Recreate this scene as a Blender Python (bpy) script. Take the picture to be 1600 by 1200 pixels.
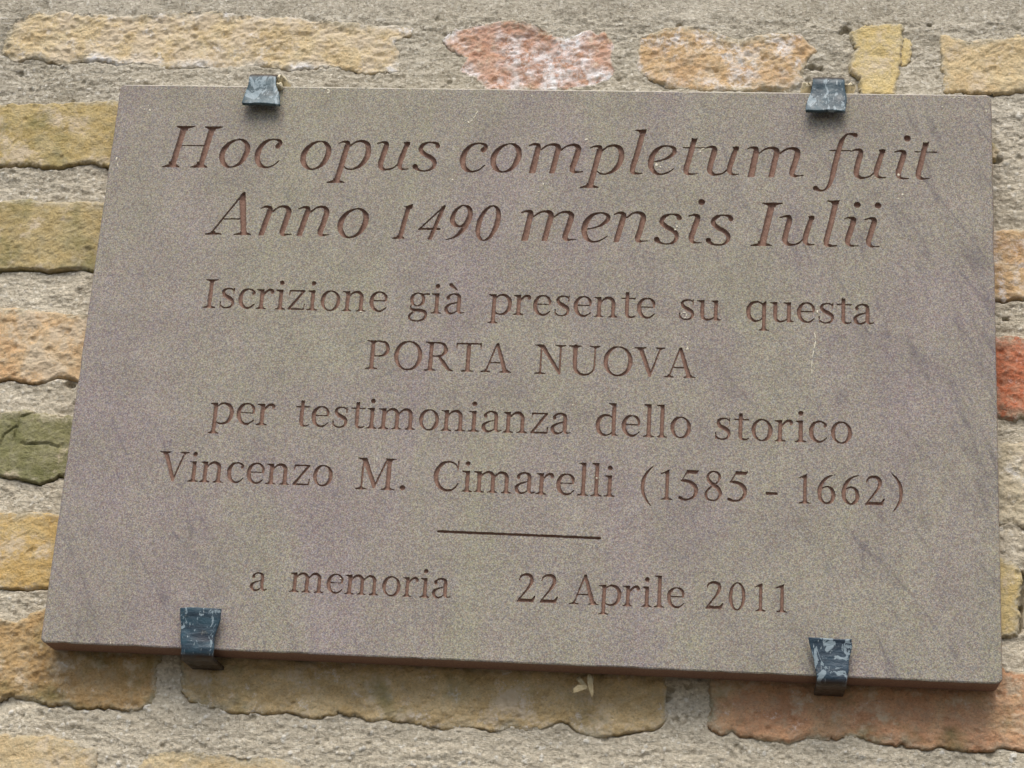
import bpy, math, random
import numpy as np
from mathutils import Matrix, Vector

for o in list(bpy.data.objects):
    bpy.data.objects.remove(o)
SC = bpy.context.scene
COL = SC.collection
R_ = math.radians

# ------------------------------------------------------------------ camera
Z0 = 1.85                      # height of the plaque's lower edge above the ground
F_PX = 3105.0
CR = np.array([[0.9936360946808485, -0.02825110480526643, 0.10903754594025857],
               [0.0932477369979692, -0.33669867758598543, -0.9369839166477759],
               [0.06318362835537152, 0.9411885441234027, -0.3319216074899611]])
CC = np.array([0.43146858, -1.21107723, -0.24564936])
cam_d = bpy.data.cameras.new('camera')
cam = bpy.data.objects.new('camera', cam_d); COL.objects.link(cam)
m = Matrix([list(CR[0]) + [CC[0]], list(CR[1]) + [CC[1]], list(CR[2]) + [CC[2] + Z0], [0, 0, 0, 1]])
cam.matrix_world = m
cam_d.sensor_width = 36; cam_d.lens = F_PX / 1600 * 36
cam_d.clip_start = 0.01; cam_d.clip_end = 200
SC.camera = cam

# ------------------------------------------------------------------ light
SUN_EL, SUN_AZ = 55, -8       # degrees; azimuth measured from the wall's outward normal, negative = from the left
world = bpy.data.worlds.new('World'); SC.world = world; world.use_nodes = True
nt = world.node_tree; bg = nt.nodes['Background']
sky = nt.nodes.new('ShaderNodeTexSky'); sky.sky_type = 'NISHITA'; sky.sun_disc = False
sky.sun_elevation = R_(SUN_EL); sky.sun_rotation = R_(180 + SUN_AZ)
sky.air_density = 1.0; sky.dust_density = 3.0; sky.ozone_density = 1.0
nt.links.new(sky.outputs[0], bg.inputs[0]); bg.inputs[1].default_value = 0.115
sd = bpy.data.lights.new('sun', 'SUN'); sun = bpy.data.objects.new('sun', sd); COL.objects.link(sun)
sd.energy = 1.9; sd.angle = R_(42); sd.color = (1.0, 0.955, 0.89)
az, el = R_(SUN_AZ), R_(SUN_EL)
sdir = Vector((math.sin(az) * math.cos(el), -math.cos(az) * math.cos(el), math.sin(el)))
sun.rotation_euler = sdir.to_track_quat('Z', 'Y').to_euler()
SC.view_settings.view_transform = 'Standard'; SC.view_settings.look = 'None'
SC.view_settings.exposure = 0.50; SC.view_settings.gamma = 1

# ------------------------------------------------------------------ helpers
WALL_Y = 0.028                 # mean face of the wall, plaque front is y = 0
SW, SH, ST = 0.600, 0.3986, 0.022

def at(px, py, Y=0.0):
    """point of the plane y = Y seen at photo pixel (px, py); returns x, z (z from plaque bottom)"""
    d = CR @ np.array([px - 800.0, -(py - 600.0), -F_PX])
    t = (Y - CC[1]) / d[1]
    return np.array([CC[0] + t * d[0], CC[2] + t * d[2]])

def tag(o, label=None, cat=None, group=None, kind=None):
    if label: o['label'] = label
    if cat: o['category'] = cat
    if group: o['group'] = group
    if kind: o['kind'] = kind
    return o

def empty(name, loc):
    o = bpy.data.objects.new(name, None); COL.objects.link(o); o.location = loc
    o.empty_display_size = 0.02
    return o

def mesh_obj(name, V, Fs, mat, parent=None, origin=None, smooth=False, attrs=None):
    """V (n,3) world coordinates (z includes Z0); Fs list of index tuples or int array"""
    V = np.asarray(V, dtype=float)
    if origin is None: origin = V.mean(axis=0)
    origin = np.asarray(origin, float)
    me = bpy.data.meshes.new(name)
    Vl = V - origin
    if isinstance(Fs, np.ndarray):
        n = Fs.shape[1]
        me.vertices.add(len(Vl)); me.vertices.foreach_set('co', Vl.ravel())
        me.loops.add(Fs.size); me.loops.foreach_set('vertex_index', Fs.ravel().astype(np.int32))
        me.polygons.add(len(Fs))
        me.polygons.foreach_set('loop_start', np.arange(0, Fs.size, n, dtype=np.int32))
        try: me.polygons.foreach_set('loop_total', np.full(len(Fs), n, dtype=np.int32))
        except Exception: pass
        me.update(calc_edges=True)
    else:
        me.from_pydata(Vl.tolist(), [], [tuple(int(i) for i in f) for f in Fs])
    me.validate()
    me.polygons.foreach_set('use_smooth', np.full(len(me.polygons), smooth))
    for k, a in (attrs or {}).items():
        at_ = me.attributes.new(k, 'FLOAT', 'POINT'); at_.data.foreach_set('value', np.asarray(a, dtype=np.float32))
    me.materials.append(mat); me.update()
    o = bpy.data.objects.new(name, me); COL.objects.link(o)
    if parent is not None:
        o.parent = parent
        o.location = Vector(origin) - parent.location
    else:
        o.location = Vector(origin)
    return o

# numpy noise ---------------------------------------------------------------
_tabs = {}
def vnoise(x, z, seed):
    if seed not in _tabs: _tabs[seed] = np.random.RandomState(seed).rand(256, 256)
    T = _tabs[seed]
    xi = np.floor(x).astype(int); zi = np.floor(z).astype(int)
    fx = x - xi; fz = z - zi
    fx = fx * fx * fx * (fx * (fx * 6 - 15) + 10); fz = fz * fz * fz * (fz * (fz * 6 - 15) + 10)
    a = T[xi & 255, zi & 255]; b = T[(xi + 1) & 255, zi & 255]
    c = T[xi & 255, (zi + 1) & 255]; d = T[(xi + 1) & 255, (zi + 1) & 255]
    return (a * (1 - fx) + b * fx) * (1 - fz) + (c * (1 - fx) + d * fx) * fz

def fbm(x, z, size, seed, octv=4, gain=0.5, ax=1.0):
    """size = feature size in metres; ax > 1 stretches along x; returns about -1..1"""
    s = 0; a = 1; n = 0; f = 1.0 / size
    for k in range(octv):
        s = s + a * (vnoise(x * f / ax + 13.7 * k, z * f + 7.1 * k, seed + k) * 2 - 1); n += a
        a *= gain; f *= 2.03
    return s / n * 1.6

def grains(x, z, cell, seed, prob, rmin, rmax):
    rs = np.random.RandomState(seed); J = rs.rand(128, 128, 4)
    cx = np.floor(x / cell).astype(int); cz = np.floor(z / cell).astype(int)
    out = np.zeros_like(x)
    for i in (-1, 0, 1):
        for j in (-1, 0, 1):
            q = J[(cx + i) & 127, (cz + j) & 127]
            px = (cx + i + q[..., 0]) * cell; pz = (cz + j + q[..., 1]) * cell
            r = rmin + (rmax - rmin) * q[..., 2] ** 2
            d2 = (x - px) ** 2 + (z - pz) ** 2
            hgt = np.sqrt(np.maximum(r * r - d2, 0)) * (q[..., 3] < prob)
            out = np.maximum(out, hgt)
    return out

# signed distance of strokes / polygons (positive inside) --------------------
def seg_sdf(X, Z, P):
    out = np.full(X.shape, -1e3)
    for (x0, z0, r0), (x1, z1, r1) in zip(P[:-1], P[1:]):
        dx, dz = x1 - x0, z1 - z0; L2 = dx * dx + dz * dz
        if L2 < 1e-16:
            t = np.zeros_like(X)
        else:
            t = np.clip(((X - x0) * dx + (Z - z0) * dz) / L2, 0, 1)
        d = (r0 + (r1 - r0) * t) - np.hypot(X - x0 - t * dx, Z - z0 - t * dz)
        np.maximum(out, d, out=out)
    return out

def poly_sdf(X, Z, P):
    d2 = np.full(X.shape, 1e6); ins = np.zeros(X.shape, bool)
    n = len(P)
    for i in range(n):
        x0, z0 = P[i][:2]; x1, z1 = P[(i + 1) % n][:2]
        dx, dz = x1 - x0, z1 - z0; L2 = dx * dx + dz * dz + 1e-18
        t = np.clip(((X - x0) * dx + (Z - z0) * dz) / L2, 0, 1)
        np.minimum(d2, (X - x0 - t * dx) ** 2 + (Z - z0 - t * dz) ** 2, out=d2)
        cr = (z0 > Z) != (z1 > Z)
        with np.errstate(divide='ignore', invalid='ignore'):
            xi = x0 + (Z - z0) * dx / (dz if abs(dz) > 1e-12 else 1e-12)
        ins ^= cr & (X < xi)
    return np.where(ins, 1, -1) * np.sqrt(d2)

def catmull(P, n=7):
    P = [np.array(p, float) for p in P]
    closed = np.allclose(P[0][:2], P[-1][:2]) and len(P) > 4
    out = []
    for i in range(len(P) - 1):
        p0 = P[i - 1] if i > 0 else (P[-2] if closed else 2 * P[0] - P[1])
        p1, p2 = P[i], P[i + 1]
        p3 = P[i + 2] if i + 2 < len(P) else (P[1] if closed else 2 * P[-1] - P[-2])
        for k in range(n):
            t = k / n
            q = 0.5 * ((2 * p1) + (-p0 + p2) * t + (2 * p0 - 5 * p1 + 4 * p2 - p3) * t * t + (-p0 + 3 * p1 - 3 * p2 + p3) * t ** 3)
            q[2] = max(q[2], 0.5 * min(p1[2], p2[2]))
            out.append(q)
    out.append(P[-1])
    return out

def clip_tris(V, phi, T):
    """split triangles by the zero line of phi. V (n,k), returns V2, phi2, inside tris, outside tris"""
    s = np.sign(phi); st = s[T]
    allin = (st >= 0).all(1) & (st > 0).any(1); allout = (st <= 0).all(1)
    mix = np.where(~allin & ~allout)[0]
    newv = []; newphi = []; cache = {}; I = []; O = []
    nb = len(V)
    def cut(a, b):
        k = (a, b) if a < b else (b, a)
        if k not in cache:
            t = phi[k[0]] / (phi[k[0]] - phi[k[1]])
            newv.append(V[k[0]] + (V[k[1]] - V[k[0]]) * t); newphi.append(0.0); cache[k] = nb + len(newv) - 1
        return cache[k]
    for ti in mix:
        a, b, c = (int(v) for v in T[ti])
        sa, sb, sc = s[a], s[b], s[c]
        # rotate so that a is the lone sign
        if sa == 0 or sb == 0 or sc == 0:
            while s[a] != 0: a, b, c = b, c, a
            q = cut(b, c)
            (I if s[b] > 0 else O).append((a, b, q)); (I if s[c] > 0 else O).append((a, q, c))
        else:
            while not (s[a] != s[b] and s[a] != s[c]): a, b, c = b, c, a
            p = cut(a, b); q = cut(a, c)
            (I if s[a] > 0 else O).append((a, p, q))
            L = I if s[b] > 0 else O
            L.append((p, b, c)); L.append((p, c, q))
    if newv:
        V = np.vstack([V, np.array(newv)]); phi = np.concatenate([phi, np.array(newphi)])
    Ti = np.vstack([T[allin], np.array(I, dtype=int).reshape(-1, 3)])
    To = np.vstack([T[allout], np.array(O, dtype=int).reshape(-1, 3)])
    return V, phi, Ti, To

def compact(T):
    u, inv = np.unique(T.ravel(), return_inverse=True)
    return u, inv.reshape(T.shape)

# ------------------------------------------------------------------ materials
def lin(r, g, b):
    f = lambda c: (c / 255 / 12.92) if c / 255 <= 0.04045 else ((c / 255 + 0.055) / 1.055) ** 2.4
    return (f(r), f(g), f(b), 1)

class NT:
    def __init__(self, name, rough=0.9, spec=0.3):
        self.mat = bpy.data.materials.new(name); self.mat.use_nodes = True
        self.t = self.mat.node_tree; self.b = self.t.nodes['Principled BSDF']
        self.b.inputs['Roughness'].default_value = rough
        self.b.inputs['Specular IOR Level'].default_value = spec
        g = self.t.nodes.new('ShaderNodeNewGeometry'); self.pos = g.outputs['Position']
    def put(self, sock, v):
        if hasattr(v, 'is_output') or isinstance(v, bpy.types.NodeSocket): self.t.links.new(v, sock)
        else: sock.default_value = v
    def mapping(self, scale=(1, 1, 1), rot=(0, 0, 0), loc=(0, 0, 0), src=None):
        n = self.t.nodes.new('ShaderNodeMapping'); self.put(n.inputs['Vector'], src or self.pos)
        n.inputs['Scale'].default_value = scale; n.inputs['Rotation'].default_value = rot; n.inputs['Location'].default_value = loc
        return n.outputs[0]
    def noise(self, scale, detail=3, rough=0.55, vec=None, dist=0.0, col=False):
        n = self.t.nodes.new('ShaderNodeTexNoise'); self.put(n.inputs['Vector'], vec or self.pos)
        n.inputs['Scale'].default_value = scale; n.inputs['Detail'].default_value = detail
        n.inputs['Roughness'].default_value = rough; n.inputs['Distortion'].default_value = dist
        return n.outputs['Color' if col else 'Fac']
    def vor(self, scale, feature='F1', out='Color', vec=None, rnd=1.0):
        n = self.t.nodes.new('ShaderNodeTexVoronoi'); self.put(n.inputs['Vector'], vec or self.pos)
        n.feature = feature; n.inputs['Scale'].default_value = scale; n.inputs['Randomness'].default_value = rnd
        return n.outputs[out]
    def ramp(self, fac, stops, interp='LINEAR'):
        n = self.t.nodes.new('ShaderNodeValToRGB'); self.put(n.inputs[0], fac); cr = n.color_ramp; cr.interpolation = interp
        while len(cr.elements) < len(stops): cr.elements.new(0.5)
        for e, (p, c) in zip(cr.elements, stops):
            e.position = p; e.color = c if hasattr(c, '__len__') else (c, c, c, 1)
        return n.outputs[0]
    def mix(self, fac, a, b, mode='MIX'):
        n = self.t.nodes.new('ShaderNodeMix'); n.data_type = 'RGBA'; n.blend_type = mode
        self.put(n.inputs[0], fac); self.put(n.inputs[6], a); self.put(n.inputs[7], b)
        return n.outputs[2]
    def math(self, op, a, b=0.0, c=None):
        n = self.t.nodes.new('ShaderNodeMath'); n.operation = op
        self.put(n.inputs[0], a); self.put(n.inputs[1], b)
        if c is not None: self.put(n.inputs[2], c)
        return n.outputs[0]
    def sepx(self, v, k=0):
        n = self.t.nodes.new('ShaderNodeSeparateXYZ'); self.put(n.inputs[0], v); return n.outputs[k]
    def attr(self, name):
        n = self.t.nodes.new('ShaderNodeAttribute'); n.attribute_name = name; return n.outputs['Fac']
    def bump(self, h, strength, dist):
        n = self.t.nodes.new('ShaderNodeBump'); self.put(n.inputs['Height'], h)
        n.inputs['Strength'].default_value = strength; n.inputs['Distance'].default_value = dist
        self.t.links.new(n.outputs[0], self.b.inputs['Normal'])
    def out(self, col):
        self.put(self.b.inputs['Base Color'], col); return self.mat

def mat_slab():
    n = NT('sandstone', 0.88, 0.25)
    grain = n.sepx(n.vor(1500)); grain2 = n.noise(1500, 3, 0.85)
    g = n.math('ADD', n.math('MULTIPLY', grain, 0.42), n.math('MULTIPLY', grain2, 0.58))
    warm = n.ramp(g, [(0.24, lin(92, 83, 84)), (0.38, lin(119, 110, 109)), (0.5, lin(138, 129, 126)), (0.62, lin(156, 147, 142)), (0.8, lin(196, 187, 175))])
    oliv = n.ramp(g, [(0.24, lin(94, 91, 79)), (0.38, lin(122, 119, 105)), (0.5, lin(144, 142, 120)), (0.62, lin(161, 158, 139)), (0.8, lin(198, 194, 170))])
    # every grain leans a little towards rust, straw or slate
    hue = n.ramp(n.sepx(n.vor(1100), 1), [(0.0, lin(156, 128, 116)), (0.22, lin(150, 142, 132)), (0.45, lin(130, 130, 140)), (0.68, lin(166, 160, 124)), (0.88, lin(132, 118, 128))], 'CONSTANT')
    patch = n.ramp(n.noise(6.5, 5, 0.68, n.mapping(scale=(1.15, 1, 0.7), rot=(0, R_(28), 0)), 0.8), [(0.37, 0.0), (0.63, 1.0)])
    c = n.mix(patch, warm, oliv)
    c = n.mix(0.30, c, hue)
    # vertical-ish clouding
    cl = n.ramp(n.noise(26, 3, 0.6), [(0.3, 0.90), (0.7, 1.07)])
    c = n.mix(1.0, c, cl, 'MULTIPLY')
    # thin violet-grey veins running down to the right, in the right part and the lower left corner
    xx = n.sepx(n.pos, 0); zz = n.sepx(n.pos, 2)
    for (rot, sc_, wid, seed_, amt) in ((20, 14.0, 0.0028, 2.0, 0.36), (26, 26.0, 0.004, 7.0, 0.20), (36, 11.0, 0.0022, 11.0, 0.38)):
        v = n.mapping(scale=(1.0, 1, 0.14), src=n.mapping(rot=(0, R_(rot), 0), loc=(seed_, 0, seed_)))
        r_ = n.noise(sc_, 3, 0.55, v, 0.25)
        line = n.ramp(n.math('ABSOLUTE', n.math('SUBTRACT', r_, 0.5)), [(0.0, 1.0), (wid, 0.6), (wid * 2.6, 0.0)])
        reg = n.math('MAXIMUM', n.ramp(n.math('ADD', xx, n.math('MULTIPLY', n.noise(5 + seed_, 2), 0.3)), [(0.50, 0.0), (0.68, 1.0)]),
                     n.math('MULTIPLY', n.ramp(n.math('ADD', xx, n.math('SUBTRACT', zz, Z0)), [(0.16, 1.0), (0.24, 0.0)]), 0.9))
        brk = n.ramp(n.noise(40, 3), [(0.38, 0.1), (0.58, 1.0)])
        f = n.math('MULTIPLY', n.math('MULTIPLY', line, reg), n.math('MULTIPLY', brk, amt))
        c = n.mix(f, c, lin(74, 68, 80))
    # faint violet bruises drawn out along the bedding
    br = n.ramp(n.noise(16, 5, 0.65, vec=n.mapping(scale=(1.0, 1, 0.35), rot=(0, R_(30), 0))), [(0.50, 0.0), (0.72, 0.16)])
    c = n.mix(br, c, lin(104, 92, 98))
    # the cut faces (underside, groove walls) are browner than the weathered front: told apart by an attribute
    a = n.attr('cut')
    cut = n.ramp(n.math('ADD', n.math('MULTIPLY', g, 0.5), n.math('MULTIPLY', n.noise(700, 2), 0.5)),
                 [(0.2, lin(104, 80, 68)), (0.5, lin(130, 103, 90)), (0.8, lin(154, 128, 112))])
    c = n.mix(a, c, cut)
    # bright line of light from above, painted on the very upper arris
    arris_light = n.math('MULTIPLY', n.attr('arris_light'), n.ramp(n.noise(60, 5, 0.7), [(0.34, 0.3), (0.46, 1.0)]))
    c = n.mix(arris_light, c, lin(225, 218, 200))
    n.bump(n.math('ADD', n.noise(900, 2, 0.6), n.math('MULTIPLY', n.noise(300, 2), 0.6)), 0.35, 0.0005)
    return n.out(c)

def mat_brick(name, c1, c2, c3, white=0.0, cream=0.0, edge_white=0.0, moss=0.0, seed=0.0):
    n = NT(name, 0.95, 0.15)
    off = n.mapping(loc=(seed * 3.1, seed * 1.7, seed * 2.3))
    a = n.noise(38, 5, 0.65, off, 0.3)
    c = n.ramp(a, [(0.30, lin(*c1)), (0.5, lin(*c2)), (0.70, lin(*c3))])
    stz = n.mapping(scale=(0.82, 1, 1), loc=(seed, 0, seed))
    sp = n.ramp(n.noise(800, 5, 0.8, stz), [(0.32, 0.45), (0.43, 0.90), (0.57, 1.06), (0.70, 1.35)])
    c = n.mix(1.0, c, sp, 'MULTIPLY')
    gy = n.ramp(n.noise(150, 5, 0.7, off), [(0.45, 0.0), (0.75, 0.5)])
    c = n.mix(gy, c, lin(178, 172, 150))
    pit = n.ramp(n.vor(520, out='Distance', vec=off), [(0.0, 1.0), (0.13, 0.0)])
    pm = n.math('MULTIPLY', pit, n.ramp(n.noise(90, 2, 0.5, off), [(0.5, 0.0), (0.6, 0.8)]))
    c = n.mix(pm, c, lin(90, 72, 50))
    if cream:
        cm = n.ramp(n.noise(48, 6, 0.72, n.mapping(loc=(5 + seed, 2, 1))), [(0.60 - 0.22 * cream, 0.0), (0.68 - 0.18 * cream, 0.75)])
        c = n.mix(cm, c, n.mix(n.noise(300, 2), lin(196, 178, 150), lin(222, 208, 184)))
    smr = n.math('MULTIPLY', n.attr('smear'), n.ramp(n.noise(130, 5, 0.7), [(0.36, 0.0), (0.52, 0.95)]))
    c = n.mix(smr, c, n.ramp(n.noise(520, 3, 0.7), [(0.3, lin(140, 130, 108)), (0.5, lin(182, 172, 148)), (0.7, lin(206, 197, 174))]))
    if white or edge_white:
        wn = n.noise(95, 8, 0.8, n.mapping(loc=(9 + seed, 4, 3)), 0.25)
        f = None
        if white:
            big = n.ramp(n.noise(34, 2, 0.5, n.mapping(loc=(seed, 8, 2))), [(0.40, 0.15), (0.56, 1.0)])
            f = n.ramp(wn, [(0.60 - 0.20 * white, 0.0), (0.78 - 0.20 * white, 0.95)]); f = n.math('MULTIPLY', f, big)
        if edge_white:
            e = n.math('MULTIPLY', n.attr('rim'), n.ramp(wn, [(0.60 - 0.16 * edge_white, 0.0), (0.72 - 0.16 * edge_white, 1.0)]))
            f = e if f is None else n.math('MAXIMUM', f, e)
        c = n.mix(f, c, lin(240, 240, 240))
    if moss:
        mo = n.ramp(n.noise(30, 5, 0.6, n.mapping(loc=(2, seed, 7))), [(0.55 - 0.2 * moss, 0.0), (0.75 - 0.2 * moss, 0.7)])
        c = n.mix(mo, c, lin(104, 108, 66))
    n.bump(n.math('ADD', n.noise(700, 4, 0.75, stz), n.math('MULTIPLY', n.noise(300, 4, 0.7, stz), 0.8)), 0.95, 0.0013)
    return n.out(c)

def mat_mortar():
    n = NT('lime_mortar', 0.96, 0.12)
    st = n.mapping(scale=(0.4, 1, 1))
    a = n.noise(12, 5, 0.6)
    c = n.ramp(a, [(0.3, lin(162, 155, 138)), (0.5, lin(179, 172, 156)), (0.7, lin(198, 191, 175))])
    # a paler repair mortar under and beside the plaque
    zz = n.math('SUBTRACT', n.sepx(n.pos, 2), Z0); pal_ = n.ramp(n.math('ADD', zz, n.math('MULTIPLY', n.noise(14, 3), 0.06)), [(0.0, 1.0), (0.34, 0.6), (0.43, 0.0)])
    c = n.mix(n.math('MULTIPLY', pal_, 0.9), c, lin(214, 203, 180))
    sp = n.ramp(n.noise(480, 5, 0.8, st), [(0.32, 0.42), (0.43, 0.88), (0.58, 1.06), (0.70, 1.35)])
    c = n.mix(1.0, c, sp, 'MULTIPLY')
    gr = n.vor(650)
    gs = n.ramp(n.sepx(gr), [(0.0, lin(92, 82, 64)), (0.12, lin(148, 138, 118)), (0.5, lin(184, 175, 154)), (0.9, lin(208, 200, 180)), (1.0, lin(238, 233, 218))])
    c = n.mix(0.42, c, gs)
    c = n.mix(n.ramp(n.attr('grit'), [(0.0, 0.0), (1.0, 0.85)]), c, lin(226, 222, 210))
    n.bump(n.math('ADD', n.noise(420, 4, 0.75, st), n.math('MULTIPLY', n.noise(1100, 2), 0.5)), 0.9, 0.0018)
    return n.out(c)

def mat_clamp(name, dark, light, worn, seed, horiz=False, pscale=170):
    n = NT(name, 0.42, 0.5)
    sc = (0.5, 1, 1.6) if horiz else (1, 1, 1)
    off = n.mapping(scale=sc, loc=(seed, seed * 2, 0))
    c = n.mix(n.ramp(n.noise(110, 4, 0.6, off), [(0.35, 0.0), (0.65, 1.0)]), lin(*dark), lin(*light))
    wn = n.ramp(n.noise(pscale, 4, 0.6, n.mapping(loc=(seed, 1, seed), scale=(1, 1, 0.7)), 1.0), [(0.60 - 0.1 * worn, 0.0), (0.63 - 0.1 * worn, 0.8)])
    c = n.mix(wn, c, lin(140, 156, 162))
    sv = n.mapping(scale=(3.2, 1, 0.55), rot=(0, R_(18), 0), loc=(seed, 0, 0))
    sc_ = n.ramp(n.noise(260, 3, 0.6, sv), [(0.66, 0.0), (0.69, 0.8)])
    c = n.mix(sc_, c, lin(176, 188, 190))
    du = n.ramp(n.noise(90, 5, 0.7, n.mapping(loc=(3, seed, 1))), [(0.6, 0.0), (0.72, 0.5)])
    c = n.mix(du, c, lin(150, 140, 116))
    root_shade_dirt = n.math('MULTIPLY', n.attr('root_shade_dirt'), n.ramp(n.noise(150, 4), [(0.35, 0.75), (0.6, 1.0)]))  # painted shade of the downward bend and arm, mixed with rusty dirt
    c = n.mix(root_shade_dirt, c, n.mix(n.noise(260, 3), lin(28, 22, 18), lin(70, 50, 32)))
    n.put(n.b.inputs['Roughness'], n.ramp(n.noise(200, 3), [(0.3, 0.32), (0.7, 0.6)]))
    n.bump(n.math('ADD', n.noise(140, 4, 0.6, off), n.math('MULTIPLY', n.noise(600, 2), 0.3)), 0.6, 0.0012)
    return n.out(c)

def mat_plain(name, c1, c2, scale=300, rough=0.9, bump=0.3):
    n = NT(name, rough, 0.2)
    c = n.mix(n.ramp(n.noise(scale, 4, 0.65), [(0.3, 0.0), (0.7, 1.0)]), lin(*c1), lin(*c2))
    n.bump(n.noise(scale * 2, 3), bump, 0.0006)
    return n.out(c)

M_SLAB = mat_slab()
M_MORTAR = mat_mortar()

# ------------------------------------------------------------------ ground
gm = mat_plain('paving', (76, 71, 64), (94, 88, 80), 6, 0.9, 0.2)
g = mesh_obj('ground', [(-40, -80, 0), (40, -80, 0), (40, 0.6, 0), (-40, 0.6, 0)], [(0, 1, 2, 3)], gm, origin=(0, 0, 0))
tag(g, kind='structure')
# ------------------------------------------------------------------ brick wall
WO = np.array([SW / 2, WALL_Y + 0.05, 0.0])
wall = empty('brick_wall', WO)
tag(wall, 'old wall of eroded ochre, red and green bricks in coarse sandy mortar behind the plaque', 'wall')
WY = WALL_Y
pal = {   # name: c1, c2, c3, white, cream, edge_white, moss
 'tan':    ((172, 142, 92), (204, 178, 130), (218, 200, 160), 0.34, 0.70, 1.2, 0.0),
 'red':    ((150, 86, 62), (180, 112, 86), (190, 138, 114), 0.95, 0.05, 0.9, 0.0),
 'orange': ((168, 120, 76), (192, 150, 100), (204, 168, 126), 0.62, 0.25, 0.6, 0.0),
 'yellow': ((190, 160, 84), (208, 182, 112), (216, 198, 146), 0.12, 0.35, 0.2, 0.0),
 'sand':   ((182, 148, 98), (202, 174, 124), (212, 192, 150), 0.04, 0.40, 0.1, 0.0),
 'ochre':  ((140, 112, 48), (164, 138, 72), (184, 162, 106), 0.0, 0.42, 0.0, 0.2),
 'olive':  ((134, 110, 54), (158, 136, 80), (176, 158, 108), 0.0, 0.30, 0.0, 0.25),
 'peach':  ((186, 130, 78), (202, 158, 108), (208, 180, 142), 0.0, 0.52, 0.0, 0.0),
 'green':  ((112, 112, 72), (134, 132, 90), (152, 148, 108), 0.0, 0.12, 0.0, 0.35),
 'gold':   ((172, 128, 52), (190, 148, 70), (196, 166, 100), 0.0, 0.40, 0.0, 0.0),
 'brown':  ((140, 104, 58), (164, 130, 82), (180, 152, 108), 0.03, 0.30, 0.0, 0.15),
 'umber':  ((152, 126, 80), (184, 158, 112), (202, 180, 138), 0.22, 0.30, 0.0, 0.12),
 'rust':   ((158, 106, 74), (186, 134, 98), (192, 154, 114), 0.06, 0.25, 0.0, 0.12),
 'brick':  ((140, 72, 46), (172, 94, 64), (182, 122, 94), 0.25, 0.1, 0.1, 0.0),
 'pale':   ((170, 158, 130), (196, 186, 162), (212, 204, 186), 0.40, 0.3, 0.3, 0.0),
}
MB_ = {}
GREYED = {'green': 0.12, 'umber': 0.22, 'rust': 0.28, 'brick': 0.15, 'brown': 0.28}
for k_, v_ in list(pal.items()):
    q_ = GREYED.get(k_, 0.44)
    LF = 0.98 if k_ == 'green' else 1.08
    pal[k_] = tuple(tuple(min(LF * (c + (t - c) * q_), 245) for c, t in zip(v_[i], (184, 172, 146))) for i in range(3)) + v_[3:]
def bmat(k, seed):
    key = (k, seed)
    if key not in MB_:
        MB_[key] = mat_brick('brick_' + k, *pal[k], seed=seed)
    return MB_[key]
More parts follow.
